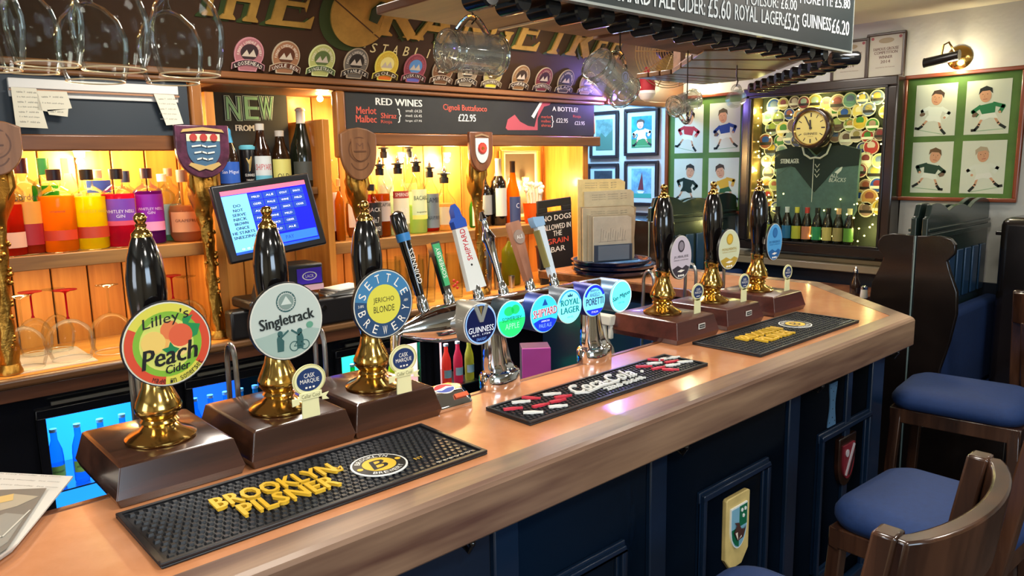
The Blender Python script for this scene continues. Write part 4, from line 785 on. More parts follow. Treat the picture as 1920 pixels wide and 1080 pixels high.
# framed picture at the back of the shelf
p0 = at(935, 275, y=YW-.02); p1 = at(1010, 372, y=YW-.02); t = thing('framed_photo', 'gold framed photograph leaning behind the wine bottles', 'picture', ((p0.x+p1.x)/2, YW-.03, ZR))
w, h = (p1.x-p0.x)/2, p0.z-ZR; b = B(f=YF(), mt=mat('c89a4a', .35, .4)); frame_part(b, -w, w, 0, h, .025, -.01, .012); b.done('frame', t, bevel=.004)
b = B(f=YF()); b.box(-w+.02, w-.02, .02, h-.02, -.008, 0, mat('cfc8b4', .5)); b.box(-w+.045, w-.045, .045, h-.045, 0, .001, mat('5a5040', .5)); 
for k in range(9): b.disc(-w+.07+.022*(k % 5), h*.45+.06*(k//5), .014, .02, .001, .002, mat(('8a7a60', 'b8a888', '3a342c')[k % 3], .5), 12)
b.done('photograph', t)
# steel shakers, sour bottle, dark ice bucket on the back counter
zc = .9605
for i, (u, v0, w) in enumerate(((913, 467, 22), (927, 492, 16), (947, 515, 12))):
    p = at(u, 545, y=3.3); h = at(u, v0, y=3.3).z-zc; r = w/FPX*Vector((p.x, p.y, p.z-CZ)).dot(CF)/2
    b = B(mt=STEEL); b.lathe([(r*.8, 0), (r, h), (r*.93, h), (r*.74, .004), (0, .004)], 20); tag(b.done('steel_shaker', loc=(p.x, 3.3-.03*i, zc)), ('tall', 'medium', 'smallest')[i]+' brushed steel shaker cup on the back counter', 'shaker', 'steel shaker cups')
bottle(957, 432, 36, 3.33, zc, 'spirit', 'a8a02a', 'olive yellow cordial bottle standing on the back counter', None, .8, cap='d8c8a0', labc=None, body=.75)
p = at(1035, 520, y=3.3); t = thing('ice_bucket', 'dark plum plastic ice bucket on the back counter', 'bucket', (p.x, 3.3, zc)); B(mt=mat('3a2026', .35)).lathe([(.08, 0), (.085, .01), (.1, .2), (.106, .205), (.1, .21), (.094, .2), (.08, .02), (0, .02)], 28).done('bucket_body', t); B(mt=mat('c8b4a4', .4)).lathe([(.0865, .03), (.0905, .07)], 28, cap=False).done('white_band', t)
b = B(mt=mat('e4dca0', .6)); b.sph((-.03, 0, .22), .035); b.sph((.03, .02, .21), .03); stuff(b.done('cut_lemons', t))
# NO DOGS sign
p0 = at(1008, 375, y=3.2); p1 = at(1070, 372, y=3.2); zb_ = at(1010, 500, y=3.2).z
t = thing('no_dogs_sign', 'black board with slot handle reading no dogs allowed in, on the back counter', 'sign', ((p0.x+p1.x)/2, 3.18, zc+.004)); w = (p1.x-p0.x)/2; h = (p0.z+p1.z)/2-zc
f = MF(Matrix.Rotation(R(-3), 4, 'Y')); g = lambda p: f((p[0], -p[2], p[1])); b = B(f=g, mt=mat('1a1617', .5))
b.box(-w, w, 0, h-.075, -.008, .008); b.box(-w, w, h-.045, h, -.008, .008); b.box(-w, -w*.45, h-.075, h-.045, -.008, .008); b.box(w*.45, w, h-.075, h-.045, -.008, .008); b.done('board', t, bevel=.004)
b = B(f=g); WT = mat('e8e4dc', .6)
for s, dz, ww, m in (('NO DOGS', .11, .2, WT), ('ALLOWED IN', .165, .19, WT), ('THE', .205, .06, WT), ('GRAIN', .25, .15, mat('d8503a', .6)), ('BAR', .3, .1, WT)): b.text(s, .01, h-dz, ww*w/.115, .032, .0085, m, bold=.0008)
b.done('sign_lettering', t, smooth=False, recalc=False)

# ---------------------------------------------------------------- stemmed glasses
def stemglass(name, loc, H, Rb, label, group, inverted=True, stem=None, rim=None, Rf=None, cat='wine glass'):
    """bowl, stem and foot; built standing, flipped about its middle when it hangs or stands upside down"""
    t = thing(name, label, cat, loc, group=group, rot=(PI, 0, 0) if inverted else None)
    Rf = Rf or Rb*.85; zs = H*.42
    B(mt=stem or CLEAR).lathe([(Rf, 0), (Rf, .002), (Rf*.5, .005), (.005, .012), (.0035, .02), (.0035, zs-.01), (.007, zs)], 20).done('stem', t, ang=60)
    bo = [(.006, zs), (Rb*.45, zs+H*.04), (Rb*.8, zs+H*.13), (Rb*.98, zs+H*.25), (Rb, zs+H*.34), (Rb*.93, zs+H*.48), (Rb*.8, H)]
    B(mt=CLEAR).lathe([(0, zs)]+bo, 28, cap=False).done('bowl', t, ang=60)
    B(mt=mat(rim or 'd8d2c4', .25, .3)).tube([((Rb*.8-.0006)*math.cos(a*2*PI/28), (Rb*.8-.0006)*math.sin(a*2*PI/28), H) for a in range(28)], .0011, 6, closed=True).done('rim', t)
    return t
REDG = glassy('c8203a', .35)
for i, (u, v, w, y, m, lb) in enumerate(((38, 640, 74, 3.24, None, 'stemmed gin glass upside down at the left, on the paper mat'), (125, 636, 84, 3.27, REDG, 'upside-down balloon glass with a red stem and foot'), (204, 632, 78, 3.28, None, 'upside-down balloon glass with clear stem, right of the red stemmed one'), (55, 600, 60, 3.47, REDG, 'red footed balloon glass in the back row under the shelf'), (98, 590, 56, 3.48, None, 'clear glass in the back row between the red ones'), (350, 600, 62, 3.42, None, 'upside-down clear glass behind the gold column'), (322, 590, 60, 3.5, REDG, 'red footed glass behind the first pump handle'))):
    p = at(u, v-60, y=y); dep = Vector((p.x, p.y, p.z-CZ)).dot(CF); rb = w/FPX*dep/2; H = .27 if i < 3 else .25
    stemglass('balloon_glass', (p.x, y, zc+H+.004), H, rb, lb, 'upside-down glasses under the gin shelf', True, m, Rf=.042)
p0 = at(40, 660, y=3.2); b = B(mt=mat('b9a89a', .6)); b.box(p0.x-.06, p0.x+.24, 3.17, 3.5, zc-.0004, zc+.002); tag(b.done('paper_mat'), 'thin grey drip mat under the upside-down glasses', 'mat')
# tumblers and pint glasses upside down on the counter at the right
TG = []
def tumbler(u, v0, w, y, lb, sc=1., straw=False):
    p = at(u, 560, y=y); dep = Vector((p.x, p.y, p.z-CZ)).dot(CF); r = w/FPX*dep/2; H = at(u, v0, y=y).z-zc
    t = thing('pint_glass', lb, 'glass', (p.x, y, zc), group='straight glasses on the back counter')
    B(mt=CLEAR).lathe([(r*.75, 0), (r*.78, .006), (r, H*.7), (r*.96, H), (r*.93, H), (r*.94, H*.7), (r*.72, .012), (0, .012)], 24).done('glass', t)
    if straw: B(mt=BLACK).tube([(-.01, 0, .015), (.02, 0, H+.01)], .0025, 6).done('straw', t)
    return t
tumbler(735, 488, 40, 3.3, 'straight pint glass nearest the till end of the back counter'); tumbler(762, 480, 40, 3.42, 'straight pint glass behind the black tap handle'); tumbler(803, 477, 34, 3.24, 'tall tumbler with a thin black straw', straw=True)
t = tumbler(855, 475, 34, 3.24, 'tumbler of red and green cocktail picks')
b = B(mt=mat('c83038', .5)); [b.sph((.012*math.cos(k*2), .012*math.sin(k*2), .05+.01*k), .008, n=8, q=6) for k in range(5)]; stuff(b.done('cherries', t))
tumbler(780, 486, 36, 3.5, 'straight glass in the back row under the spirit shelf'); tumbler(880, 486, 36, 3.46, 'straight glass in the back row near the steel shakers')

# ---------------------------------------------------------------- gold columns with shields
def column(u, ub, v_base, y, ztop, shw, sv0, sv1, face, lab):
    """gnarled gilt column on the back counter, a heraldic shield mounted on its head"""
    pb = at(ub, v_base, y=y); top = at(u, sv1-20, y=y); s0 = at(u, sv0, y=y); s1 = at(u, sv1, y=y)
    t = thing('gilt_column', lab, 'ornament', (pb.x, y, .9625)); H = top.z-.9625; dx = top.x-pb.x
    random.seed(int(u)); n = 16; k = 26; vs = []
    for j in range(k+1):
        a = j/k; z = a*H; r = .034-.012*min(1, a*4)+.016*max(0, a-.55)/.45
        if a > .72: r += .02*math.sin((a-.72)/.28*PI)
        for i in range(n):
            th = i*2*PI/n; rr = r*(1+.16*math.sin(3*th+a*16)+.1*math.sin(5*th-a*37)+random.uniform(-.07, .07)); vs.append((dx*a+rr*math.cos(th), rr*.85*math.sin(th), z))
    B(mt=GOLD).add(vs, [(j*n+i, j*n+(i+1) % n, (j+1)*n+(i+1) % n, (j+1)*n+i) for j in range(k) for i in range(n)]+[tuple(range(n))[::-1], tuple(range(k*n, k*n+n))]).done('gilt_shaft', t, ang=50)
    b = B(mt=GOLD); random.seed(2)
    for i in range(34):
        a = random.random()**.7; th = random.uniform(PI*1.05, PI*1.95); r = .02+.012*a; b.sph((dx*a+r*math.cos(th), r*math.sin(th), a*H), random.uniform(.005, .011), n=7, q=5)
    for s_ in (-1, 1): b.tube([(dx*.8+s_*.012, -.01, H*.8), (dx*.9+s_*.05, -.02, H*.9), (dx+s_*.045, -.02, H*1.02), (dx+s_*.02, -.01, H*.98)], [.01, .014, .012, .006], 8)
    b.done('gilt_ornament', t)
    B(mt=GOLD).lathe([(.042, 0), (.042, .008), (.038, .02), (.032, .035)], 20).done('foot', t)
    dep = Vector((top.x, y, 0)).dot(CF); w = shw/FPX*dep/.9; h = s0.z-s1.z; cz_ = (s0.z+s1.z)/2-.9625
    face(t, YF(dx, -.05, cz_), w, h); return t
def face_roses(t, f, w, h):
    b = B(f=f, mt=mat('5f3048', .3, coat=.4, var=.3, scale=30, h2='3f2030')); b.poly(shieldpts(w, h, n=10), -.012, .012); b.done('shield_board', t, bevel=.004)
    b = B(f=f); S = [(x*.62, y*.62+h*.02) for x, y in shieldpts(w, h, n=10)]; b.poly(S, .012, .016, mat('3f5f7a', .4)); b.poly([(-w*.31, h*.33), (w*.31, h*.33), (w*.31, h*.2), (-w*.31, h*.2)], .016, .018, CREAM)
    for k in (-1, 0, 1): b.disc(k*w*.19, h*.265, w*.07, w*.07, .018, .023, mat('a83a34', .4), 12)
    for k in range(3): b.stroke([(-w*(.22-.04*k), h*(.1-.12*k)), (-w*.05, h*(.12-.12*k)), (w*.05, h*(.09-.12*k)), (w*(.22-.04*k), h*(.11-.12*k))], h*.03, .0165, mat('c8ccc8', .4), .004)
    b.done('coat_of_arms', t)
    b = B(f=f, mt=mat('c8a86a', .4, .3)); b.poly([(-w*.4, h*.36), (-w*.36, h*.42), (0, h*.46), (w*.36, h*.42), (w*.4, h*.36), (w*.34, h*.37), (0, h*.4), (-w*.34, h*.37)], .012, .018); b.poly([(-w*.3, -h*.25), (-w*.12, -h*.36), (0, -h*.32), (w*.12, -h*.36), (w*.3, -h*.25), (w*.26, -h*.2), (0, -h*.27), (-w*.26, -h*.2)], .012, .018); b.done('ribbon', t)
def face_plain(t, f, w, h):
    m = wood('8f6240', '6b452a', .4, 'z', 14, .3); b = B(f=f, mt=m); b.poly(shieldpts(w, h, n=10, notch=h*.12), -.012, .012); b.done('shield_board', t, bevel=.005)
    b = B(f=f, mt=m); b.ring(0, h*.08, w*.28, w*.31, .0125, mat('5f3c26', .4)); b.poly([(x*.45, y*.42+h*.08) for x, y in shieldpts(w, h, n=8)], .012, .016); b.stroke([(-w*.16, h*.05), (w*.16, h*.05)], h*.025, .0162, mat('5f3c26', .4), .002); b.text('M', 0, h*.15, w*.2, h*.12, .0162, mat('6a4530', .4)); b.ring(0, -h*.1, w*.24, w*.27, .0128, mat('5f3c26', .4), a0=R(200), a1=R(340)); b.done('carved_emblem', t)
def face_rose(t, f, w, h):
    b = B(f=f, mt=wood('8a5436', '5f3522', .35, 'z', 14, .3)); b.poly(shieldpts(w, h, n=10), -.012, .012); b.done('shield_board', t, bevel=.005)
    b = B(f=f); b.poly([(x*.56, y*.62+h*.03) for x, y in shieldpts(w, h, n=10)], .012, .016, mat('dcdcd6', .4)); b.disc(0, h*.09, w*.19, w*.19, .016, .02, mat('b8322c', .4), 10); b.disc(0, h*.09, w*.15, w*.15, .02, .022, mat('c84a3c', .4), 10); b.disc(0, h*.09, w*.05, w*.05, .022, .024, GOLD, 8); b.done('rose_arms', t)
    b = B(f=f, mt=mat('9a7a5a', .4)); b.poly([(-w*.3, h*.4), (0, h*.46), (w*.3, h*.4), (w*.3, h*.36), (0, h*.41), (-w*.3, h*.36)], .012, .016); b.done('ribbon', t)
column(374, 408, 604, 3.215, 0, 88, 236, 334, face_roses, 'gilt column with a plum shield of three roses, left of the till')
column(663, 700, 560, 3.215, 0, 68, 240, 338, face_plain, 'gilt column with a plain carved wooden shield, right of the till')
column(890, 905, 500, 3.2, 0, 50, 248, 322, face_rose, 'gilt column with a white shield bearing one red rose')
column(-14, 16, 672, 3.2, 0, 84, 226, 330, face_plain, 'gilt column with wooden shield cut off by the left picture edge')

# ---------------------------------------------------------------- till
yt = 3.0
c0, c1, c2, c3 = at(400, 335, y=3.04), at(589, 332, y=3.04), at(612, 470, y=2.98), at(426, 487, y=2.98)
cx, cz_ = (c0.x+c1.x+c2.x+c3.x)/4, (c0.z+c1.z+c2.z+c3.z)/4; w = (c1.x-c0.x)/2; h = ((c0.z-c3.z)+(c1.z-c2.z))/4
t = thing('till', 'black touch screen till with bright blue screen on a dark base', 'till', (cx, 3.02, .963))
kh = 1
M = Matrix.Translation((0, 0, cz_-.963)) @ Matrix.Rotation(R(-13), 4, 'X') @ Matrix.Rotation(R(-6), 4, 'Y'); f = lambda p: tuple(M @ Vector((p[0], -p[2], p[1])))
b = B(f=f, mt=mat('17181c', .35)); b.box(-w, w, -h, h, -.03, .0); b.done('monitor', t, bevel=.008)
b = B(f=f); sw, sh = w*.86, h*.82; E = lambda c, e=1.: mat(c, .4, emit=e*.55)
b.box(-sw, sw, -sh, sh, 0, .001, E('0512e0')); b.box(-sw, sw, sh*.86, sh, .001, .0015, E('e8607a')); b.box(-sw, -sw*.42, -sh*.95, sh*.84, .001, .0015, E('6ab4e8')); b.box(-sw, sw, -sh, -sh*.92, .001, .002, E('1c50b0', .8)); b.box(-sw*.4, sw*.98, -sh*.88, -sh*.6, .001, .0015, E('2a6ae0', .9)); b.done('screen', t)
b = B(f=f)
for r_ in range(6):
    for c_ in range(4 if r_ < 3 else 3):
        x0 = -sw*.4+c_*sw*.33; y1 = sh*(.8-r_*.225); b.box(x0, x0+sw*.31, y1-sh*.2, y1, .0012, .002, E('1c3fa0', .8)); b.text(('MILD', 'ALE', 'STOUT', 'SNACK', 'CIDER', 'PALE', 'WINE')[(r_*4+c_) % 7], x0+sw*.155, y1-sh*.1, sw*.18, sh*.06, .0022, E('e8ecff', .9))
for i, s in enumerate(('DO', 'NOT', 'SERVE', 'NICK', 'BROWN', 'ONCE', 'HE STARTS', 'SNEEZING')): b.text(s, -sw*.71, sh*(.5-i*.14), sw*(.16 if i == 0 else .22 if i == 1 else .3 if i < 6 else .5), sh*.09, .002, mat('0c1c50', .5), bold=.0006)
b.text('PAY', sw*.3, -sh*.74, sw*.2, sh*.12, .0016, E('1040a0', .5)); b.text('o o o', -sw*.7, -sh*.85, sw*.3, sh*.06, .0022, E('dfe6ff', .9)); b.done('screen_text', t, smooth=False, recalc=False)
xa = at(428, 560, y=3.1).x-cx; xb = at(745, 560, y=3.1).x-cx; b = B(mt=mat('1b191a', .35)); b.box(xa, xb, .07, .143, .0, .125); b.box(-.12, .2, .0, .2, .125, .17); b.done('base_unit', t, bevel=.012)
b = B(mt=mat('25252a', .4)); b.tube([(0, .1, .15), (0, .08, .25), (0, .05, .38)], [.07, .05, .06], 14); b.done('neck', t)
# receipt printer, card with purple logo, papers
p = at(590, 505, y=2.98); t = thing('card_reader', 'black receipt printer with purple logo label right of the till', 'printer', (p.x, 3.16, 1.135)); b = B(mt=mat('2a2c30', .4)); b.box(-.1, .1, -.07, .09, 0, .12); b.done('printer_body', t, bevel=.01)
b = B(f=YF(0, -.0705, 0)); b.box(-.03, .09, .03, .1, 0, .001, mat('4a2fc0', .4)); b.ring(.03, .065, .016, .019, .0012, WHITE, k=1.9); b.text('LACR', .03, .065, .04, .014, .0013, WHITE); b.box(-.02, .095, .0, .025, 0, .004, mat('e4b8c4', .5)); b.done('logo_label', t)
q = at(608, 577, y=3.089); B(f=YF(q.x-cx, .069, q.z-.963), mt=CHROME).disc(0, 0, .011, .011, 0, .004).done('keyhole', [o for o in COL.objects if o.name == 'till'][0])
p = at(640, 535, y=3.16); t = thing('paper_stack', 'untidy stack of receipts and flyers lying on the till base', 'paper', (p.x, 3.17, 1.0885))
for k in range(5): B(mt=mat(('e0ddd4', 'b8b0a4', 'dcd0c0', '8a847c', 'e8e4dc')[k], .6)).box(-.09, .09, -.06, .06, 0, .006).done('sheet', t, loc=(.004*k, -.003*k, .0065*k), rot=(0, 0, .12*k-.2))
# ---------------------------------------------------------------- bottle fridges under the back counter
FYZ = 3.2
fr = thing('back_bar_fridge', 'black framed bottle fridge row with lit blue glass doors', 'fridge', (0, FYZ, 0))
FB = mat('0e0f14', .25, coat=.4)
doors = [(80, 292, 'blue crate end'), (360, 505, 'ice'), (640, 785, 'bottles'), (822, 905, 'pink')]
zt_, zb_ = .775, .1
xs = [(at(a, 760, y=FYZ).x, at(c, 740, y=FYZ).x) for a, c, _ in doors]
b = B(mt=FB); b.box(-.6, 3.6, -.01, .0, zt_, .872); b.box(-.6, 3.6, -.01, .0, 0, zb_); edges = [-.6]+[q for p in xs for q in p]+[3.6]
for i in range(0, len(edges), 2): b.box(edges[i], edges[i+1], -.01, .0, zb_, zt_)
b.box(-.6, 3.6, .38, .4, 0, .87); b.box(-.6, 3.6, 0, .38, 0, .01); b.done('cabinet', fr)
for i, (x0, x1) in enumerate(xs):
    col = ('2a9af0', '1c5ad0', '30d8a0', 'f0a8a0')[i]
    b = B(mt=FB); b.box(x0-.03, x1+.03, -.03, -.011, zt_, zt_+.035); b.box(x0-.03, x0, -.03, -.011, zb_, zt_); b.box(x1, x1+.03, -.03, -.011, zb_, zt_); b.box(x0-.03, x1+.03, -.03, -.011, zb_-.03, zb_); d = b.done('door_frame', fr, bevel=.003)
    B(mt=glassy('e8f4ff', 0, .03, .12)).box(x0, x1, -.024, -.018, zb_, zt_).done('door_glass', fr)
    B(mt=mat('b9b4a4', .25, .8)).box(x0+.02, x1-.02, -.045, -.032, zt_+.05, zt_+.062).done('door_handle', fr)
    B(mt=mat(col, .5, emit=1.)).box(x0, x1, .375, .38, zb_, zt_).done('lit_back_panel', fr)
    B(mt=STEEL).box(x0, x1, .02, .36, .46, .466).done('wire_shelf', fr)
    light('AREA', ((x0+x1)/2, FYZ+.16, zt_-.01), 2.2, hexc(('5ab4ff', '4a8aff', '9affd0', 'ffd8d0')[i])[:3], .3, .2, name='fridge_light')
LB = {0: ('7ac8f0', 'd8f06a', 'schweppes'), 1: ('5fd8e0', 'd8e84a', 'schweppes'), 2: ('28c86a', 'e8e84a', ''), 3: ('f08a7a', 'c8e8e0', '')}
k = 0
for i, (x0, x1) in enumerate(xs):
    n = int((x1-x0)/.068)
    for sh_, zz in ((0, .467), (1, .101)):
        for j in range(n):
            if i == 0 and sh_ == 0 and j < 0: continue
            x = x0+.035+j*(x1-x0-.07)/max(1, n-1); liq, lc, tx = LB[i]
            if i == 2: liq = ('22c070', '3ac8b8', 'f0d42a')[j*3//n] 
            if i == 3: liq = ('f07a6a', 'e86a8a', 'd8e070')[j*3//n]
            key = (i, liq)
            t = None
            if key not in base_pl:
                t = thing('mixer_bottle', 'x', 'bottle', (0, 0, 0)); H = .235; r = .027; c = glassy(liq, .45 if i > 1 else .2, .05, .15)
                B(mt=c).lathe([(r*.9, 0), (r, .01), (r, .12), (r*.9, .15), (r*.45, .19), (r*.42, .225)], 14).done('glass', t); B(mt=mat('d8e4ea', .4)).lathe([(r*.5, .222), (r*.5, .235), (0, .236)], 12).done('cap', t)
                b = B(f=WRAP(r+.0005, YF())); wd = r*2.4; b.add([(-wd/2+wd*q/8, z, 0) for z in (.045, .09) for q in range(9)], [(q, q+1, 10+q, 9+q) for q in range(8)], mat(lc, .5)); b.text(tx, 0, .068, .04, .012, .0008, mat('2a4a3a', .5)) if tx else None; b.done('label', t, recalc=False)
                base_pl[key] = t; t.location = (x, FYZ+.07, zz); t2 = t
            else: t2 = dup(base_pl[key], (x, FYZ+.07, zz))
            t2['group'] = 'mixer bottles in fridge %s' % ('one', 'two', 'three', 'four')[i]
            t2['label'] = '%s mixer bottle %s from the left in the %s fridge, %s shelf' % ({'7ac8f0': 'pale blue', '5fd8e0': 'turquoise', '22c070': 'green', '3ac8b8': 'teal', 'f0d42a': 'yellow', 'f07a6a': 'salmon', 'e86a8a': 'pink', 'd8e070': 'pale lime'}[liq], ('first', 'second', 'third', 'fourth', 'fifth', 'sixth', 'seventh', 'eighth')[j], ('leftmost', 'second', 'third', 'right-hand')[i], ('upper', 'lower')[sh_])
# ice-blue advert film on the second door
b = B(f=YF(0, FYZ-.0245, 0)); x0, x1 = xs[1]; random.seed(5); wm = mat('e8f6ff', .5)
for k, (s, dx) in enumerate((('Coca', .12), ('Cola', .2), ('cold', .31))): b.text(s, x0+dx, zt_-.15-.02*(k % 2), .07, .04, 0, wm)
for k in range(26): 
    x = random.uniform(x0+.08, x1-.01); z = random.uniform(zt_-.11, zt_-.01); b.stroke([(x, z), (x+random.uniform(-.004, .004), z-random.uniform(.01, .035))], .002, 0, wm)
b.done('door_print', fr, smooth=False, recalc=False)
b = B(f=YF(0, FYZ+.02, 0)); x0, x1 = xs[0]; b.box(x0+.01, x0+(x1-x0)*.72, zt_-.26, zt_-.02, 0, .01, mat('2f9af0', .4, emit=.5)); b.done('blue_baffle', fr)

# lamps behind the bottles and under the fascia
def bulb(u, v, y, p, lab):
    q = at(u, v, y=y); t = thing('shelf_lamp', lab, 'lamp', tuple(q)); b = B(mt=mat('ffe9a8', .4, emit=9.)); b.sph((0, 0, 0), .016); b.done('bulb', t); B(mt=mat('c8b890', .5)).lathe([(.02, .018), (.024, .04), (.02, .045)], 14).done('lamp_cap', t)
    light('POINT', tuple(q-Vector((0, .03, 0))), p, (1, .72, .3), .03, name='shelf_lamp_light')
bulb(150, 303, 3.57, 17, 'glowing warm shelf lamp behind the gin bottles'); bulb(752, 300, 3.57, 12, 'glowing warm lamp behind the spirit bottles, left one'); bulb(838, 300, 3.57, 13, 'glowing warm lamp behind the spirit bottles, right one'); bulb(600, 185, 3.5, 4, 'warm lamp in the corner of the beer shelf'); bulb(985, 345, 3.56, 6, 'warm lamp behind the straw tub')
for x0, x1, z in ((-.3, 1.15, 1.99), (1.9, 3.5, 1.99)):
    light('AREA', ((x0+x1)/2, 3.4, z), 16, (1, .66, .28), x1-x0, .08, name='strip_light')
for x0, x1, z in ((.2, 1.2, 1.31), (1.9, 3.2, 1.25)): light('AREA', ((x0+x1)/2, 3.4, z), 2.5, (1, .7, .35), x1-x0, .06, name='strip_light')
# ---------------------------------------------------------------- trays and menus on the bar return
tc_ = (3.14, 2.64)
for i in range(3):
    r = (.215, .22, .21)[i]; b = B(mt=mat('10183a', .22, coat=.5)); z = BT+.003+i*.026; dx = (.0, .008, -.012)[i]
    b.lathe([(r*.9, 0), (r*.98, .012), (r, .024), (r*1.03, .026), (r*1.03, .029), (r*.97, .028), (r*.93, .014), (r*.86, .004), (0, .004)], 40); tag(b.done('round_tray', loc=(tc_[0]+dx, tc_[1], z)), ('lowest', 'middle', 'topmost')[i]+' round dark blue serving tray stacked on the far bar end', 'tray', 'stacked round trays')
zt2 = BT+.085
t = thing('menu_rack', 'clear rack with dark front slot holding menus on the round trays', 'menu holder', (3.05, 2.6, zt2), R(-22)); b = B(mt=mat('3a4a5e', .3)); b.box(-.11, .11, -.07, -.065, 0, .09); b.box(-.15, .15, -.07, .07, 0, .004); b.done('holder', t)
b = B(mt=mat('6a7a8c', .25)); b.box(-.09, .09, -.0755, -.071, .01, .085); b.done('front_plate', t)
MN = [(-.055, .22, .23, 0, 'c9c2b0', 'front pale menu card with pencil sketch of a building'), (-.035, .26, .24, -3, 'b8a88c', 'menu card second from the front'), (-.015, .3, .275, 2, 'c4b698', 'wide fawn menu card in the middle of the rack'), (.005, .31, .28, -2, 'a89474', 'brown edged menu card behind the middle one'), (.025, .29, .36, 8, 'c8bc9c', 'tilted tall menu card sticking up at the right'), (.045, .26, .42, -2, 'e0c88a', 'tallest yellow menu card at the back of the rack')]
for i, (dy, w, h, a, c, lb) in enumerate(MN):
    M = Matrix.Translation((3.05, 2.6, zt2+.0045)) @ Matrix.Rotation(R(-22), 4, 'Z') @ Matrix.Translation((.0+(.03 if i == 4 else -.02 if i == 5 else 0), dy, .0))
    t = thing('menu_card', lb, 'menu', tuple(M.translation), group='menu cards in the rack', rot=(0, R(-a*.15), R(-22))); b = B(f=YF()); b.poly([(-w/2, 0), (w/2, 0), (w/2+.015*(i % 2), h*.96), (w/2-.02, h), (-w/2, h)], -.004, .004, mat(c, .6, var=.12, scale=15)); b.done('card', t)
    b = B(f=YF(0, -.0045, 0))
    if i == 0: [b.stroke([(-.07+k*.014, .1+.01*(k % 3)), (-.065+k*.014, .17-.008*(k % 4))], .0015, 0, INK) for k in range(11)]; b.stroke([(-.08, .1), (.08, .105)], .0015, 0, INK)
    else: [b.text('starters  mains  grill', 0, h-.02-k*.012, w*.7, .006, 0, INK) for k in range(3)]
    b.done('card_print', t, smooth=False, recalc=False)

# ---------------------------------------------------------------- glass canopy over the bar
YG = 1.19
cn = thing('bar_canopy', 'wooden glass rack canopy hung from the ceiling over the bar', 'canopy', (0, YG, 2.0)); CW = wood('8a5c3c', '5f3c24', .65, 'x', 9, 0, .25); CW2 = wood('83563a', '5a3822', .65, 'y', 9, 0, .25)
zz = .06
for k, (x0, x1, y1) in enumerate(((1.115, 1.5, .53), (1.515, 1.86, .47), (1.875, 2.24, .47), (2.255, 2.5, .5))): B(mt=CW2).box(x0, x1, .03, y1, zz+.006*(k % 2), zz+.022+.006*(k % 2)).done('canopy_board', cn, bevel=.003)
B(mt=mat('e0c49a', .5)).box(1.502, 1.513, .03, .5, zz-.004, zz+.02).done('pale_batten', cn)
for x in (1.1, 1.6, 2.2, 2.48): B(mt=CW).box(x-.02, x+.02, .4, .44, zz+.029, .44).done('hanger_post', cn)
CW3 = wood('7d5434', '54361f', .45, 'x', 9, .2, .25)
def lp(a, c, q): return (a[0]+(c[0]-a[0])*q, a[1]+(c[1]-a[1])*q-YG)
IN = ((2.4, 1.6), (2.9, 2.1), (2.9, 2.3)); OU = ((2.70, 1.25), (3.44, 2.0), (3.44, 2.3))
for s0, s1, q0, q1 in ((0, 1, .0, .3), (0, 1, .34, .64), (0, 1, .68, .98), (1, 2, .02, .3), (1, 2, .34, .62), (1, 2, .66, .98)):
    A_, B_, C_, D_ = lp(IN[s0], IN[s1], q0), lp(IN[s0], IN[s1], q1), lp(OU[s0], OU[s1], q1), lp(OU[s0], OU[s1], q0); B(mt=CW3).poly([A_, B_, C_, D_], zz, zz+.022).done('canopy_board', cn, bevel=.003)
for q in (.08, .9):
    B(mt=CW).poly([lp(IN[0], OU[0], q), lp(IN[1], OU[1], q), lp(IN[1], OU[1], min(1, q+.06)), lp(IN[0], OU[0], min(1, q+.06))], zz+.022, zz+.05).done('cross_batten', cn)
for x, y in ((3.1, 2.2), (3.3, 2.1), (2.74, 1.5)): B(mt=CW).box(x-.02, x+.02, y-YG-.02, y-YG+.02, zz+.023, .44).done('hanger_post', cn)
for k in range(11):
    x, y = 2.70+.074*k, 1.25+.075*k-YG; b = B(mt=mat('16181a', .15, coat=.6)); b.tube([(x-.02, y+.02, .02), (x-.016, y+.016, .02), (x+.045, y-.045, .02), (x+.05, y-.05, .02)], [.02, .024, .024, .02], 18); b.done('hanger_rod_end', cn)
for k in range(17):   # black rubber ended glass hanger rods
    x = 1.07+k*.092; b = B(mt=mat('16181a', .15, coat=.6)); b.tube([(x, .03, .02), (x, .035, .02), (x, .1, .02), (x, .105, .02)], [.02, .024, .024, .02], 18); b.done('hanger_rod_end', cn)
# price blackboard on the canopy
t = thing('price_board', 'large black price board with white chalk lettering over the bar', 'chalkboard', (0, YG, 0)); zbb = 2.032; xr = at(1592, 97, y=YG).x
B(mt=mat('1f2c2e', .5, var=.3, scale=2, h2='121c1e')).box(.9, xr, -.006, .012, zbb, 2.437).done('board', t); B(mt=mat('c8d0cc', .25, .6)).box(.9, xr, -.009, .012, zbb-.006, zbb).done('edge_strip', t); B(mt=mat('c8d0cc', .25, .6)).box(xr, xr+.004, -.009, .012, zbb-.006, 2.437).done('side_strip', t)
b = B(f=YF(0, YG*0-.0065, 0)); CW_ = mat('eef4f4', .6)
def pw(s, u0, u1, v, h, **k):
    a = at(u0, v, y=YG-.007); c = at(u1, v, y=YG-.007); b.text(s, (a.x+c.x)/2, (a.z+c.z)/2, c.x-a.x, h, .0006, CW_, rot=math.atan2(c.z-a.z, c.x-a.x), bold=.0008, **k)
def pw2(s, u0, v0, u1, v1, h):
    a = at(u0, v0, y=YG-.007); c = at(u1, v1, y=YG-.007); b.text(s, (a.x+c.x)/2, (a.z+c.z)/2, c.x-a.x, h, .0006, CW_, rot=math.atan2(c.z-a.z, c.x-a.x), bold=.0008)
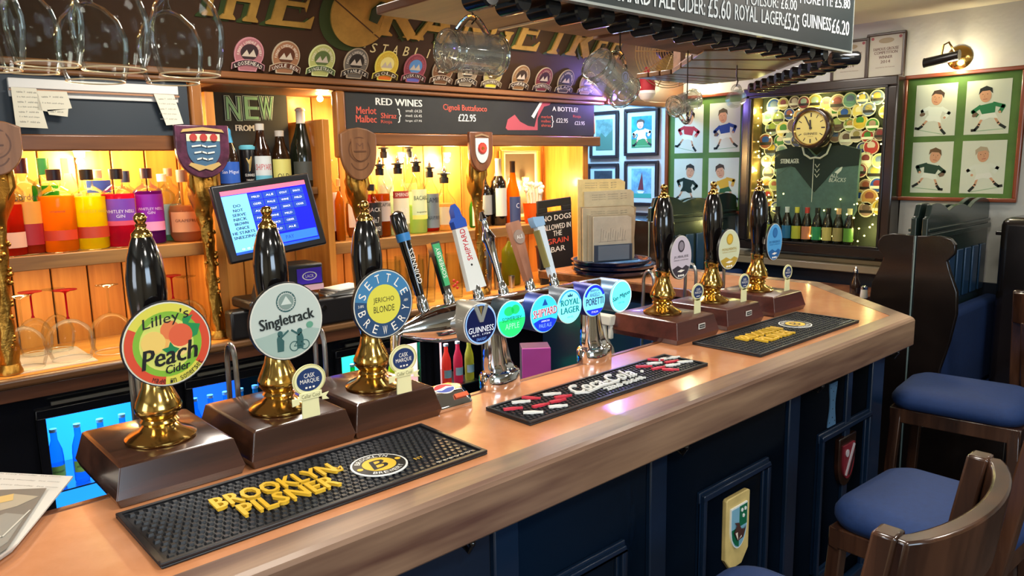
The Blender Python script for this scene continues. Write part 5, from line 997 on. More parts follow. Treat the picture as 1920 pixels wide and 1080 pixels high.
pw2('ORCHARD PALE CIDER:', 1120, -24, 1322, 13, .042); pw2('£5.60', 1328, 13, 1370, 20, .05); pw2('ROYAL', 1378, 22, 1420, 28, .042); pw2('LAGER:', 1428, 30, 1470, 36, .038); pw2('£5.25', 1471, 38, 1498, 44, .048); pw2('GUINNESS', 1504, 37, 1558, 46, .04); pw2('£6.20', 1560, 48, 1592, 54, .045)
pw2('POILSUR: £6.00', 1400, -2, 1494, 10, .03); pw2('MORETTI: £5.80', 1500, -4, 1594, 8, .03); pw2('WINES BY THE GLASS', 1180, -60, 1380, -28, .04)
b.done('chalk_writing', t, smooth=False, recalc=False)
# left part of the canopy: wine glass rails (just above the frame) with hanging glasses
for k in range(6): B(mt=CW2).box(.06+k*.12, .09+k*.12, -.2, .5, .105, .13).done('glass_rail', cn, bevel=.002)
B(mt=CW).box(-.3, .95, -.2, -.17, .131, .17).done('front_rail', cn)
def hang(u, v, w, y, H, lb):
    p = at(u, v, y=y); dep = Vector((p.x, p.y, p.z-CZ)).dot(CF); r = w/FPX*dep/2/.8; stemglass('wine_glass', (p.x, y, p.z+H), H, r, lb, 'wine glasses hanging from the canopy', True, rim='e0c8a0')
hang(91, 121, 108, 1.06, .2, 'large wine glass hanging at the left, second from the picture edge'); hang(215, 131, 110, 1.08, .2, 'large wine glass hanging in the middle of the front row'); hang(357, 141, 106, 1.07, .2, 'large wine glass hanging at the right of the front row')
hang(-20, 130, 108, 1.1, .2, 'wine glass cut off by the left edge of the picture'); hang(180, 153, 100, 1.24, .19, 'wine glass in the second row behind the middle one'); hang(325, 156, 92, 1.27, .19, 'wine glass in the second row behind the right-hand one'); hang(60, 135, 90, 1.25, .19, 'wine glass in the second row at the far left')
# tankards and jar hanging from hooks
RG = glassy('fafcf8', .1, .04, .62)
def tankard(loc, L, r, axis, lb, hang_z, kind='tankard', ribs=10):
    t = thing('glass_tankard', lb, 'tankard', loc, group=None); M = axis
    b = B(f=MF(M), mt=RG); o = [(r*.93, -L/2), (r*.98, -L/2+.01), (r, -L*.2), (r*.96, L*.28), (r*.9, L*.33), (r*.96, L*.4), (r*.98, L*.5)]; i = [(r*.9, L*.5), (r*.86, L*.38), (r*.84, L*.3), (r*.86, -L*.2), (r*.8, -L/2+.016), (0, -L/2+.014)]; n = 40
    b.lathe([(0, -L/2)]+o+i, n, cap=False); b.done('mug_body', t, ang=60)
    b = B(f=MF(M), mt=realglass()); [b.tube([(q*math.cos(a*2*PI/32), q*math.sin(a*2*PI/32), zq) for a in range(32)], wq, 6, closed=True) for q, zq, wq in ((r*.95, L*.5, .0035), (r*.95, -L*.48, .005), (r*.93, L*.36, .0022), (r*.5, -L*.5, .003))]; b.done('rim_and_foot', t)
    b = B(f=MF(M), mt=realglass()); b.tube([(r*.94+.036*math.sin(a), 0, L*.3-L*.62*k/12) for k, a in enumerate([PI*k/12 for k in range(13)])], .0075, 10); b.done('mug_handle', t)
    top = M @ Vector((r*.94+.03, 0, 0)); hz = hang_z-loc[2]
    b = B(mt=mat('3a2a1c', .4, .5)); b.tube([(top.x, 0, top.z-.01), (top.x+.012, 0, top.z+.004), (top.x, 0, top.z+.02), (top.x, 0, hz)], .0022, 6); b.done('cup_hook', t)
    return t
RY = Matrix.Rotation
p = at(886, 100, y=1.45); tankard(tuple(p), .155, .05, RY(R(-90), 4, 'Y') @ RY(R(0), 4, 'Z') , 'clear glass tankard hanging sideways by its handle, left one', 2.06)
p = at(1146, 148, y=1.48); tankard(tuple(p), .15, .052, RY(R(-60), 4, 'Y'), 'clear tankard with etched crest hanging tilted, right one', 2.06)
b = B(f=YF(p.x+.0, p.y-.0535, p.z)); f_ = mat('a8a4b8', .5); b.ring(.0, 0, .012, .016, 0, f_); b.disc(0, 0, .008, .01, 0, .0004, f_); b.text('1989', .002, -.026, .022, .008, 0, f_, R(-28)); tt = [o for o in COL.objects if o.name.startswith('glass_tankard')][-1]; q = b.done('etched_crest', tt, smooth=False, recalc=False); q.data.transform(Matrix.Translation(-p))
p = at(1283, 193, y=1.62); tankard(tuple(p), .12, .036, RY(R(75), 4, 'Y'), 'small glass jar mug hanging sideways near the right end of the canopy', 2.06)
p = at(1380, 185, y=1.75); t = thing('glass_tankard', 'small tankard seen end on, hanging from a chain of hooks', 'tankard', tuple(p)); b = B(f=lambda q: (q[0], q[2], q[1]), mt=RG); b.lathe([(0, -.05), (.034, -.05), (.036, .05), (.03, .05), (.029, -.04), (0, -.04)], 32, cap=False); b.done('mug_body', t, rot=(0, 0, R(-50))); b = B(mt=RG); b.tube([(.0, .02*math.cos(a), .034+.02*math.sin(a)) for a in [PI*k/8 for k in range(9)]], .006, 8); b.done('mug_handle', t)
B(mt=mat('5a4a3a', .4, .6)).tube([(0, 0, .05), (.01, 0, .07), (0, 0, .09), (0, 0, 2.06-p.z)], .003, 6).done('cup_hook', t)
# desk fan on the canopy back rail, facing the camera
p = at(1258, 95, y=2.6); t = thing('fan', 'round wire-guard fan fixed under the ceiling behind the canopy', 'fan', tuple(p), 0); q_ = math.atan2(p.x, p.y); M = RY(-R(38), 4, 'Z') @ RY(R(12), 4, 'X'); g = lambda P: tuple(M @ Vector((P[0], -P[2], P[1]))); WIRE = mat('b8966a', .3, .8); Rf_ = .2
b = B(f=g, mt=WIRE)
for k in range(1, 15):
    r = Rf_*k/14; b.tube([(r*math.cos(a*2*PI/36), r*math.sin(a*2*PI/36), .05*(1-(k/14)**3)) for a in range(36)], .0024, 5, closed=True)
for k in range(10): a = k*2*PI/10; b.tube([(Rf_*s_*math.cos(a), Rf_*s_*math.sin(a), .049*(1-s_**3)) for s_ in (.1, .4, .7, .9, 1)], .003, 5)
stuff(b.done('wire_guard', t)); b = B(f=g, mt=mat('3a2c20', .4)); b.lathe([(.04, -.12), (.06, -.1), (.06, -.04), (.03, .0), (.02, .03)], 20); b.done('motor', t)
for k in range(3):
    a = k*2*PI/3+.4; c_, s_ = math.cos(a), math.sin(a); b = B(f=lambda P, c_=c_, s_=s_: g((P[0]*c_-P[1]*s_, P[0]*s_+P[1]*c_, P[2])), mt=mat('c8a86a', .3, .5)); b.add([(.02, -.02, .0), (.09, -.07, .012), (.16, -.05, .01), (.17, .03, -.012), (.08, .05, -.014), (.02, .02, -.006), (.02, -.02, .003), (.09, -.07, .015), (.16, -.05, .013), (.17, .03, -.009), (.08, .05, -.011), (.02, .02, -.003)], [(0, 1, 2, 3, 4, 5), (11, 10, 9, 8, 7, 6), (0, 1, 7, 6), (1, 2, 8, 7), (2, 3, 9, 8), (3, 4, 10, 9), (4, 5, 11, 10), (5, 0, 6, 11)]); b.done('fan_blade', t)
B(mt=mat('3a2c20', .4)).tube([(0, .08, 0), (0, .12, .1), (0, .12, CEIL-p.z)], .012, 8).done('mount_stem', t)
# small red and white cloth santa-like hat ornament
p = at(1213, 160, y=2.75); t = thing('hanging_ornament', 'small red pouch with white trim hanging behind the right tankard', 'ornament', tuple(p)); B(mt=mat('a8202c', .7)).lathe([(.01, .1), (.035, .05), (.05, 0), (.045, -.03)], 16).done('red_pouch', t); B(mt=mat('e8e4e0', .8)).lathe([(.047, -.03), (.05, -.045), (.035, -.075), (.01, -.09)], 12).done('white_trim', t); B(mt=BLACK).tube([(0, 0, .1), (0, 0, CEIL-p.z)], .002, 5).done('cord', t)

# ---------------------------------------------------------------- row of beer badges on the cornice
BD = [('LOOSEHEAD', 459, 105, 'a86a6e', '3a2a2c'), ('UNCLE BEN', 528, 112, '9a6a4a', '5a3220'), ('SINGLETRACK', 595, 118, 'b4b46a', '4a5a34'), ('STANLEYS', 659, 126, '6a6258', '2c2622'), ('GOLD', 716, 130, 'd8b43a', '4a3a1c'), ("RUSKIN'S", 769, 134, '8a3a4a', '3c2428'), ('JUBILEE', 821, 139, '7a5236', '4a2f1e'), ('RADICAL', 868, 145, '8a7a64', '3c342c'), ('MONUMENTAL', 915, 148, 'a89a5a', '5a4a2a'), ('CHERRY', 967, 148, '8a6238', '3c2a1c'), ('TREMENDOUS', 1010, 152, '7a2f38', '3c1c20'), ('BLACK', 1051, 154, '3c3630', '161412'), ('PENNINE', 1092, 158, '8a6a44', '3c2c1c')]
side = ['leftmost', 'second', 'third', 'fourth', 'fifth', 'sixth', 'seventh', 'eighth', 'ninth', 'tenth', 'eleventh', 'twelfth', 'last']
cn_ = ['dusty pink', 'copper brown', 'lime and olive', 'charcoal and silver', 'bright gold and orange', 'red and blue', 'brown', 'grey brown', 'tan with yellow foot', 'bronze', 'maroon', 'black', 'brown edged']
for i, (s, u, v, c, d) in enumerate(BD):
    p = at(u, v, y=YF0-.03); rz_ = .07 if i < 6 else .068; rx = .064; zb_ = 2.0805; zc2 = zb_+rz_+.015
    t = thing('beer_badge', '%s oval beer badge, %s from the left on the cornice' % (cn_[i], side[i]) if i < 12 else 'brown edged oval beer badge, last in the row by the right tankard', 'beer badge', (p.x, YF0-.034, zb_), group='oval beer badges on the cornice', rot=(R(26), 0, 0))
    f = YF(0, 0, rz_+.012); b = B(f=f); edge = mat({0: 'c88a90', 2: 'd8dc9a', 4: 'ecd860', 5: 'b86a70'}.get(i, 'b8a488'), .5); b.disc(0, 0, rx, rz_, 0, .006, edge, 36); b.disc(0, .0, rx*.93, rz_*.94, .006, .0066, mat(c, .5), 36); b.poly([(-rx*.75, -rz_*.5), (rx*.75, -rz_*.5), (rx*.6, -rz_*1.05), (-rx*.6, -rz_*1.05)], 0, .0075, edge); b.poly([(-rx*.66, -rz_*.5), (rx*.66, -rz_*.5), (rx*.52, -rz_*.98), (-rx*.52, -rz_*.98)], .0075, .008, mat({4: 'e8762a', 8: 'd8cc3a', 5: '6a6ab8'}.get(i, c), .5)); b.done('badge_plate', t)
    b = B(f=f); b.disc(0, rz_*.1, rx*.6, rz_*.5, .0068, .0072, mat({5: '5a8ac0', 4: 'f0e08a', 2: '5a6a3a'}.get(i, d), .5), 24); b.poly([(-rx*.5, -rz_*.15), (-rx*.2, rz_*.25), (0, -rz_*.05), (rx*.25, rz_*.3), (rx*.5, -rz_*.15)], .0074, .0078, mat('c8b8a4', .5)); b.arc('KIRKBY LONSDALE BREWERY', 0, -.004, rz_*.78, .011, .0074, mat('e8dcc8', .5) if i in (0, 1, 2, 3, 11) else edge, step=8, k=.88); b.done('badge_art', t, smooth=False, recalc=False)
    b = B(f=f); n = 10; A_ = [(-rx*1.12+rx*2.24*k/n, -rz_*.32-(rz_*.28)*((k/n-.5)*2)**2) for k in range(n+1)]; pts = A_+[(x, y-.026) for x, y in A_[::-1]]; b.poly(pts, .008, .011, edge); pts = [(x*.96, y-.002) for x, y in A_]+[(x*.96, y-.024) for x, y in A_[::-1]]; b.poly(pts, .011, .0115, mat(d, .5))
    for k, ch in enumerate(s): a = (k+.5)/len(s)-.5; b.text(ch, a*rx*1.9, -rz_*.32-(rz_*.28)*(a*2)**2-.013, rx*1.5/len(s) if ch not in "I'" else .002, .015, .0118, mat('efe6d4', .5), rot=-a*.8)
    b.done('name_scroll', t)

# ---------------------------------------------------------------- right-hand wall: frames
def wallbox(b, u0, v0, u1, v1, d0, d1, m): a = at(u0, v0, x=XW-d1); c = at(u1, v1, x=XW-d1); b.box(-a.y, -c.y, c.z, a.z, d0, d1, m); return b
def wf(x, y, z): return lambda p: (x-p[2], y-p[0], z+p[1])
SK = mat('d89a7a', .6)
def player(b, w, h, shirt, shorts, hair, pose, m0=.002, ball=True, boots='181818'):
    """big-headed caricature of a rugby player, drawn flat in a card w by h"""
    S = mat(shirt, .6); Q = mat(shorts, .6); H = mat(hair, .6); BT_ = mat(boots, .6); X = lambda x: x*w*pose*1.25; Yy = lambda y: (y+.02)*h*1.08; z = m0
    b.poly([(X(-.18), Yy(.02)), (X(.16), Yy(.06)), (X(.14), Yy(-.14)), (X(-.1), Yy(-.15))], z, z+.0003, S)
    b.stroke([(X(.12), Yy(.03)), (X(.3), Yy(-.03)), (X(.24), Yy(-.12))], w*.1, z+.0002, S); b.stroke([(X(-.14), Yy(0)), (X(-.28), Yy(-.08)), (X(-.2), Yy(-.15))], w*.1, z+.0002, S)
    b.disc(X(.23), Yy(-.13), w*.035, w*.035, z, z+.0005, SK, 8); b.poly([(X(-.12), Yy(-.14)), (X(.14), Yy(-.13)), (X(.2), Yy(-.24)), (X(.04), Yy(-.22)), (X(-.06), Yy(-.25)), (X(-.16), Yy(-.23))], z, z+.0004, Q)
    b.stroke([(X(.14), Yy(-.22)), (X(.2), Yy(-.32)), (X(.3), Yy(-.4))], w*.055, z+.0003, SK); b.stroke([(X(-.1), Yy(-.22)), (X(-.16), Yy(-.32)), (X(-.2), Yy(-.38))], w*.055, z+.0003, SK)
    b.stroke([(X(.24), Yy(-.36)), (X(.33), Yy(-.42))], w*.07, z+.0006, BT_); b.stroke([(X(-.18), Yy(-.36)), (X(-.24), Yy(-.42)), (X(-.3), Yy(-.42))], w*.07, z+.0006, BT_)
    b.disc(X(-.04), Yy(.2), w*.14, h*.14, z+.0004, z+.0007, SK, 20, rot=.15*pose); b.poly([(X(-.17), Yy(.22)), (X(-.14), Yy(.33)), (X(-.02), Yy(.37)), (X(.09), Yy(.32)), (X(.1), Yy(.22)), (X(.04), Yy(.28)), (X(-.1), Yy(.28))], z+.0007, z+.001, H)
    K = mat('3a2a24', .6); b.disc(X(-.09), Yy(.22), w*.012, h*.008, z+.0008, z+.0011, K, 8); b.disc(X(.0), Yy(.22), w*.012, h*.008, z+.0008, z+.0011, K, 8); b.stroke([(X(-.05), Yy(.21)), (X(-.065), Yy(.17)), (X(-.04), Yy(.165))], w*.012, z+.0009, mat('b87858', .6)); b.stroke([(X(-.08), Yy(.13)), (X(-.01), Yy(.13))], w*.015, z+.0009, mat('a84840', .6))
    if ball: b.disc(X(-.24), Yy(-.14), w*.075, w*.05, z+.0008, z+.0012, mat('7a5a48', .6), 16, rot=.5)
    b.stroke([(X(-.3), Yy(-.44)), (X(.3), Yy(-.44))], h*.012, z, mat('8fae8a', .6))
def quad(name, lab, corners, cards, fcol, matc, fw=.022):
    (u0, v0), (u1, v1) = corners; a = at(u0, v0, x=XW); c = at(u1, v1, x=XW); w = (a.y-c.y)/2; h = (a.z-c.z)/2; cy, cz_ = (a.y+c.y)/2, (a.z+c.z)/2
    t = thing(name, lab, 'picture', (XW-.001, cy, cz_)); f = wf(0, 0, 0); b = B(f=f, mt=fcol); frame_part(b, -w, w, -h, h, fw, .0, .03); b.done('frame', t, bevel=.005)
    B(f=f, mt=matc).box(-w+fw*.8, w-fw*.8, -h+fw*.8, h-fw*.8, .0, .012).done('mount_board', t)
    iw, ih = w-fw, h-fw
    for k, (sh_, so, ha, ps, ball) in enumerate(cards):
        cx_ = (-.46 if k % 2 == 0 else .46)*iw; cy_ = (.46 if k < 2 else -.5)*ih; cw, chh = iw*.76, ih*.86
        b = B(f=wf(0, -cx_, cy_)); b.box(-cw/2, cw/2, -chh/2, chh/2, .012, .0135, mat('dcd8cc', .5)); ln_ = (-.22, .06, -.1, .2)[k]; f0_ = b.f; b.f = lambda P, f0_=f0_, ln_=ln_: f0_((P[0]*math.cos(ln_)-P[1]*math.sin(ln_), P[0]*math.sin(ln_)+P[1]*math.cos(ln_), P[2])); player(b, cw*.94, chh*.94, sh_, so, ha, ps, .0138, ball); b.done('caricature_card', t, ('upper left', 'upper right', 'lower left', 'lower right')[k]+' card of a rugby player in %s' % {'f0eee8': 'white', '1f7a4a': 'green', '1c3a2a': 'dark green and gold', 'e0dcd4': 'white and grey', 'b82030': 'red', '2a4aa0': 'blue', '16281f': 'black', 'e0a830': 'gold'}[sh_], recalc=True)
    B(f=f, mt=glassy('f4f8f4', 0, .02, .06)).box(-iw, iw, -ih, ih, .02, .021).done('glass_pane', t); return t
MAH = mat('7a3a1c', .25, coat=.5); GM = mat('5a7a34', .6, var=.2, scale=5)
quad('caricature_frame', 'mahogany frame of four rugby caricatures under the picture light', ((1699, 143), (1908, 380)), [('f0eee8', 'f4f0ea', '4a3028', 1, True), ('1f7a4a', 'f0ece4', '141414', 1, True), ('1c3a2a', 'e8e4dc', '6a4a30', -1, True), ('e0dcd4', 'e8e0dc', 'b8a088', -1, False)], MAH, GM)
quad('caricature_frame', 'mahogany frame of four rugby caricatures left of the shirt display case', ((1253, 184), (1403, 402)), [('b82030', 'f0ece4', '241c1a', 1, False), ('2a4aa0', 'f0ece4', '5a4a3a', 1, True), ('16281f', '16281f', '2a221c', -1, False), ('e0a830', '2a5a34', '4a3020', 1, True)], MAH, GM)
# five small frames on the blue lit wall
SM = [(1109, 211, 1161, 296, 'small framed print of a grey green landscape', '6a8a80', 0), (1174, 205, 1236, 291, 'small framed print of a player in white on a green pitch', '2f8a9a', 1), (1105, 307, 1161, 387, 'small framed dark team photograph', '3a3f44', 2), (1174, 302, 1235, 386, 'small framed print of a red sailed boat', '7ab0c8', 3), (1176, 397, 1234, 440, 'lowest small framed print behind the settle', '7aa0b8', 0)]
for u0, v0, u1, v1, lb, c, kd in SM:
    a = at(u0, v0, x=XW); c_ = at(u1, v1, x=XW); w = (a.y-c_.y)/2; h = (a.z-c_.z)/2; t = thing('framed_print', lb, 'picture', (XW-.001, (a.y+c_.y)/2, (a.z+c_.z)/2), group='small framed prints on the blue wall'); f = wf(0, 0, 0)
    b = B(f=f, mt=mat('2a1c1a', .35)); frame_part(b, -w, w, -h, h, .022, 0, .025); b.done('frame', t, bevel=.003); b = B(f=f); b.box(-w+.02, w-.02, -h+.02, h-.02, 0, .01, mat('b8c8cc', .5)); b.box(-w*.6, w*.6, -h*.66, h*.66, .01, .011, mat(c, .5, var=.4, scale=18)); b.done('print_mount', t)
    b = B(f=f)
    if kd == 1: b.box(-w*.6, w*.6, -h*.66, -h*.3, .011, .0115, mat('3f7a44', .5)); player(b, w*1.4, h*1.3, 'f0eee8', 'f0eee8', '4a3a2a', 1, .012)
    elif kd == 3: b.poly([(-w*.2, -h*.3), (w*.05, h*.5), (w*.15, -h*.3)], .0115, .012, mat('6a2f34', .5)); b.poly([(-w*.25, -h*.36), (w*.2, -h*.36), (w*.1, -h*.46), (-w*.15, -h*.46)], .0115, .012, mat('e8e4dc', .5)); b.box(-w*.6, w*.6, -h*.66, -h*.46, .0112, .0116, mat('3f9a8a', .5))
    elif kd == 2: [b.disc(-w*.45+w*.1*k, -h*.2+h*.12*(k % 3), w*.05, h*.05, .0115, .012, mat(('8a7a6a', 'b8a890', '5a5a60')[k % 3], .5), 10) for k in range(10)]
    else: b.poly([(-w*.6, -h*.3), (-w*.2, h*.1), (w*.1, -h*.1), (w*.6, h*.2), (w*.6, -h*.66), (-w*.6, -h*.66)], .0112, .0118, mat('4a6a58', .5))
    b.done('print_art', t, recalc=True)
# certificates
for u0, v0, u1, v1, lb in ((1563, 80, 1627, 150, 'left framed award certificate above the display case'), (1629, 66, 1696, 144, 'right framed award certificate above the display case')):
    a = at(u0, v0, x=XW); c_ = at(u1, v1, x=XW); w = (a.y-c_.y)/2; h = (a.z-c_.z)/2; t = thing('certificate', lb, 'certificate', (XW-.001, (a.y+c_.y)/2, (a.z+c_.z)/2), group='framed certificates'); f = wf(0, 0, 0)
    b = B(f=f, mt=mat('3a2a22', .35)); frame_part(b, -w, w, -h, h, .014, 0, .022); b.done('frame', t, bevel=.003); B(f=f, mt=mat('a8a290', .5)).box(-w+.012, w-.012, -h+.012, h-.012, 0, .01).done('paper', t)
    b = B(f=f); BR = mat('5a4034', .5)
    for s, y_, ww in (('FAMOUS GROUSE', .3, 1.3), ('COMPETITION', .14, 1.2), ('WINNER', -.06, .7), ('2014', -.26, .5)): b.text(s, 0, y_*h, ww*w, h*.13, .0105, BR, bold=.0006)
    b.text('awarded to the licensee', 0, -h*.5, w*1.0, h*.05, .0105, BR); b.disc(0, h*.66, w*.4, h*.12, .01, .0105, mat('8a7a5a', .5), 20)
    for s_ in (-1, 1): b.disc(s_*w*.72, h*.78, w*.08, w*.08, .01, .0106, mat('8a3038', .5), 12)
    b.done('print', t, smooth=False, recalc=True)
# picture light
p = at(1800, 108, x=XW); t = thing('picture_light', 'black cylinder picture light on a brass wall rose', 'wall light', (XW, p.y, p.z)); f = wf(0, 0, 0)
B(f=f, mt=BRASS).lathe([(.062, 0), (.062, .006), (.05, .012), (.03, .018), (0, .02)], 28).done('wall_rose', t); B(f=f, mt=mat('8a6a3a', .25, 1.)).tube([(0, .0, .01), (-.01, .03, .06), (-.03, .075, .09), (-.045, .06, .12), (-.05, .0, .125)], .005, 8).done('arm', t)
b = B(f=f, mt=mat('121010', .3)); b.tube([(-.135, -.022, .12), (-.13, -.022, .12), (.03, .0, .12), (.035, .0, .12)], [.026, .024, .024, .028], 18); b.done('shade', t); 
light('SPOT', (XW-.13, p.y+.02, p.z-.03), 10, (1, .85, .55), .05, rot=(R(12), R(38), 0), name='picture_light_lamp')
light('POINT', (XW-.09, p.y, p.z-.05), 2.5, (1, .85, .55), .03, name='picture_light_lamp')
light('POINT', (XW-.12, 3.05, 2.19), 3.5, (1, .86, .5), .04, name='picture_light_lamp'); light('AREA', (4.1, 3.8, 2.35), 26, (.25, .55, 1), .3, name='blue_wall_light')

# ---------------------------------------------------------------- display case
a = at(1393, 168, x=XW-.14); c_ = at(1664, 470, x=XW-.14); y0, y1, z0, z1 = c_.y, a.y, 1.10, 2.12; w = (y1-y0)/2; h = (z1-z0)/2; cyy, czz = (y0+y1)/2, (z0+z1)/2; D_ = .14
dc = thing('display_case', 'deep dark wood display case holding a rugby shirt, badges and small bottles', 'display case', (XW-.001, cyy, czz)); f = wf(0, 0, 0); DK = mat('221a16', .25, coat=.5)
b = B(f=f, mt=DK); frame_part(b, -w, w, -h, h, .055, .0, D_); b.done('outer_frame', dc, bevel=.008); b = B(f=f, mt=mat('14100e', .3)); frame_part(b, -w+.05, w-.05, -h+.05, h-.05, .015, .1, D_+.006); b.done('inner_bead', dc, bevel=.003); b = B(f=f, mt=mat('8a7444', .3, .6)); b.box(-w+.065, -w+.075, -h+.06, h-.06, .02, D_-.01); b.done('gilt_strip', dc)
B(f=f, mt=mat('2f3424', .7, var=.4, scale=8)).box(-w+.05, w-.05, -h+.05, h-.05, 0, .01).done('back_panel', dc); B(f=f, mt=glassy('f2f6f0', 0, .02, .05)).box(-w+.06, w-.06, -h+.06, h-.06, D_-.02, D_-.018).done('glass_pane', dc)
iw, ih = w-.07, h-.07; random.seed(11); cols = ['7a8a3a', '2a3a7a', '7a2a34', '8a7a4a', '1f4a9a', 'd8c060', '5a6a8a', '8a4a34', '9aa46a', 'a8322f', 'd8d0a8', '5a7a6a', 'c8a834', '6a9a8a', '9a7a6a', '8a9a94', '6a5448', '3a7a2a', 'a89a4a', 'b8884a', 'c8b8a8', '7a3a3a']
pts_ = []
r0 = .042; k = 0
for gy in range(12):
    for gx in range(11):
        x = -iw+.045+gx*(2*iw-.09)/10+(.03 if gy % 2 else 0)+random.uniform(-.012, .012); y_ = -ih+.07+gy*(2*ih-.11)/11+random.uniform(-.012, .012)
        if x > iw-.03: continue
        if abs(x) < iw*.58 and -ih*.72 < y_ < ih*.3: continue
        if y_ < -ih*.62: continue
        r = random.uniform(.038, .054); c = random.choice(cols); b = B(f=wf(0, -x, y_)); zz_ = .012+.006*(k % 5); b.disc(0, 0, r, r, zz_, zz_+.005, mat(c, .4), 18); c2 = random.choice(cols); b.disc(0, r*.2, r*.5, r*.45, zz_+.005, zz_+.0056, mat(c2, .4), 12)
        b.box(-r*.8, r*.8, -r*.45, -r*.1, zz_+.005, zz_+.0062, mat(random.choice(['2a2420', 'e0dcc8', c]), .4)); b.ring(0, 0, r*.86, r*.97, zz_+.0052, mat('d8d0b0', .4), n=18); b.done('beer_badge', dc); k += 1
# rugby shirt
t = thing('rugby_shirt', 'folded dark green and black rugby shirt inside the display case', 'shirt', (XW-.06, cyy, czz)); sw_ = iw*.66; top = ih*.32; bot = -ih*.78; TG_ = mat('48625f', .85, var=.15, scale=30, bump=.3); DG = mat('162422', .85)
b = B(f=f, mt=TG_); b.poly([(-sw_, top-.03), (-sw_*.5, top), (-.06, top-.01), (0, top-.06), (.06, top-.01), (sw_*.6, top), (sw_, top-.03), (sw_*.97, bot+.1), (sw_*.8, bot), (-sw_*.75, bot), (-sw_*.92, bot+.1)], 0, .022); b.done('shirt_body', t, bevel=.005)
b = B(f=f, mt=DG); b.poly([(-sw_, top-.03), (-sw_*.5, top), (-.06, top-.01), (0, top-.07), (.06, top-.01), (sw_*.6, top), (sw_, top-.03), (sw_*.98, top-.12), (.13, top-.13), (.0, top-.28), (-.13, top-.13), (-sw_*.6, top-.12), (-sw_, top-.14)], .022, .025); b.done('black_yoke', t)
b = B(f=f, mt=mat('c8cac4', .7)); b.tube([(-.09, top+.01, .026), (-.07, top-.05, .03), (-.03, top-.075, .03), (0, top-.07, .03), (.03, top-.075, .03), (.07, top-.05, .03), (.09, top+.01, .026)], .006, 6); b.tube([(-.01, top-.08, .028), (-.012, top-.34, .027)], .002, 5)
for q in range(3): b.tube([(.0, top-.11-q*.03, .028), (.014, top-.13-q*.03, .029), (.028, top-.11-q*.03, .028)], .002, 5)
b.done('collar_and_laces', t); b = B(f=f); LT = mat('c8ccc4', .7); b.text('STEINLAGER', -sw_*.62, top-.09, .12, .028, .026, LT, bold=.001); b.poly([(.12, top-.16), (.17, top-.12), (.16, top-.15), (.14, top-.17)], .023, .0236, LT); b.text('ALL', .12, top-.18, .05, .02, .0232, LT, shear=.2); b.text('BLACKS', .14, top-.205, .1, .024, .0232, LT, shear=.2); b.done('shirt_lettering', t, smooth=False, recalc=True)
# clock
p = at(1520, 240, x=XW-.16); t = thing('wall_clock', 'round gold-faced wall clock mounted on the display case', 'clock', (XW-.001-D_-.007, p.y, p.z)); f = wf(0, 0, 0); r = .112
B(f=f, mt=mat('2c1c12', .25, coat=.5)).lathe([(r*.95, -.06), (r*1.08, -.04), (r*1.08, .01), (r*.98, .022), (r*.86, .02), (r*.86, -.01)], 44).done('clock_case', t, ang=60); B(f=f, mt=BRASS).lathe([(r*.84, .016), (r*.9, .024), (r*.9, .016)], 44, cap=False).done('brass_bezel', t); B(f=f, mt=mat('b8ae62', .45)).disc(0, 0, r*.86, r*.86, .0, .012, n=40).done('dial', t)
b = B(f=f, mt=mat('1c1a10', .5))
for q in range(12): a = R(q*30); b.stroke([(r*.6*math.sin(a), r*.6*math.cos(a)), (r*.76*math.sin(a), r*.76*math.cos(a))], .009 if q % 3 == 0 else .005, .0125)
b.text('GUINNESS', 0, -r*.3, r*.75, r*.12, .0125, bold=.0005); b.text('LONDON', 0, -r*.44, r*.3, r*.05, .0125); b.done('numerals', t, smooth=False); b = B(f=f, mt=mat('1c1a10', .5)); a = R(-28); b.stroke([(0, 0), (r*.66*math.sin(a), r*.66*math.cos(a))], .007, .013, None, .002); a = R(-5); b.stroke([(0, 0), (r*.4*math.sin(a), r*.4*math.cos(a))], .01, .015, None, .002); b.disc(0, 0, .008, .008, .0125, .018, n=14); b.done('clock_hands', t)
# mini bottles and fairy lights in the case
mb = [('8a9a3a', 'olive'), ('4a4a3c', 'grey'), ('2a6a9a', 'blue'), ('b8b43a', 'yellow'), ('c87a5a', 'salmon'), ('2f8a5a', 'green'), ('c8b46a', 'cream'), ('9a8a5a', 'tan'), ('5a8a3a', 'moss')]
proto = {}
for i, (c, nm) in enumerate(mb):
    y_ = cyy+iw*.74-i*iw*1.3/8; t = thing('mini_beer_bottle', 'dark bottle with %s label, %s along the foot of the display case' % (nm, side[i]), 'bottle', (XW-.085, y_, z0+.062), group='bottles along the foot of the display case')
    B(mt=mat('17120c', .12, coat=.5)).lathe([(.028, 0), (.031, .005), (.031, .11), (.026, .14), (.013, .175), (.012, .205)], 14).done('glass', t, ang=60); b = B(f=lambda p: (-(.0317)*math.cos(p[0]/.0317), -.0317*math.sin(p[0]/.0317), p[1])); b.add([(-.04+.08*q/8, z, 0) for z in (.02, .1) for q in range(9)], [(q, q+1, 10+q, 9+q) for q in range(8)], mat(c, .4)); b.done('label', t, recalc=False); B(mt=mat(('181818', '181818', 'c8ccd0', 'c8c04a', 'b83a34', '181818', '181818', 'c8a07a', 'd8d0a0')[i], .4)).lathe([(.014, .18), (.015, .215), (0, .215)], 10).done('cap', t)
random.seed(21); b = B(mt=mat('ffe98a', .4, emit=7.)); P = []
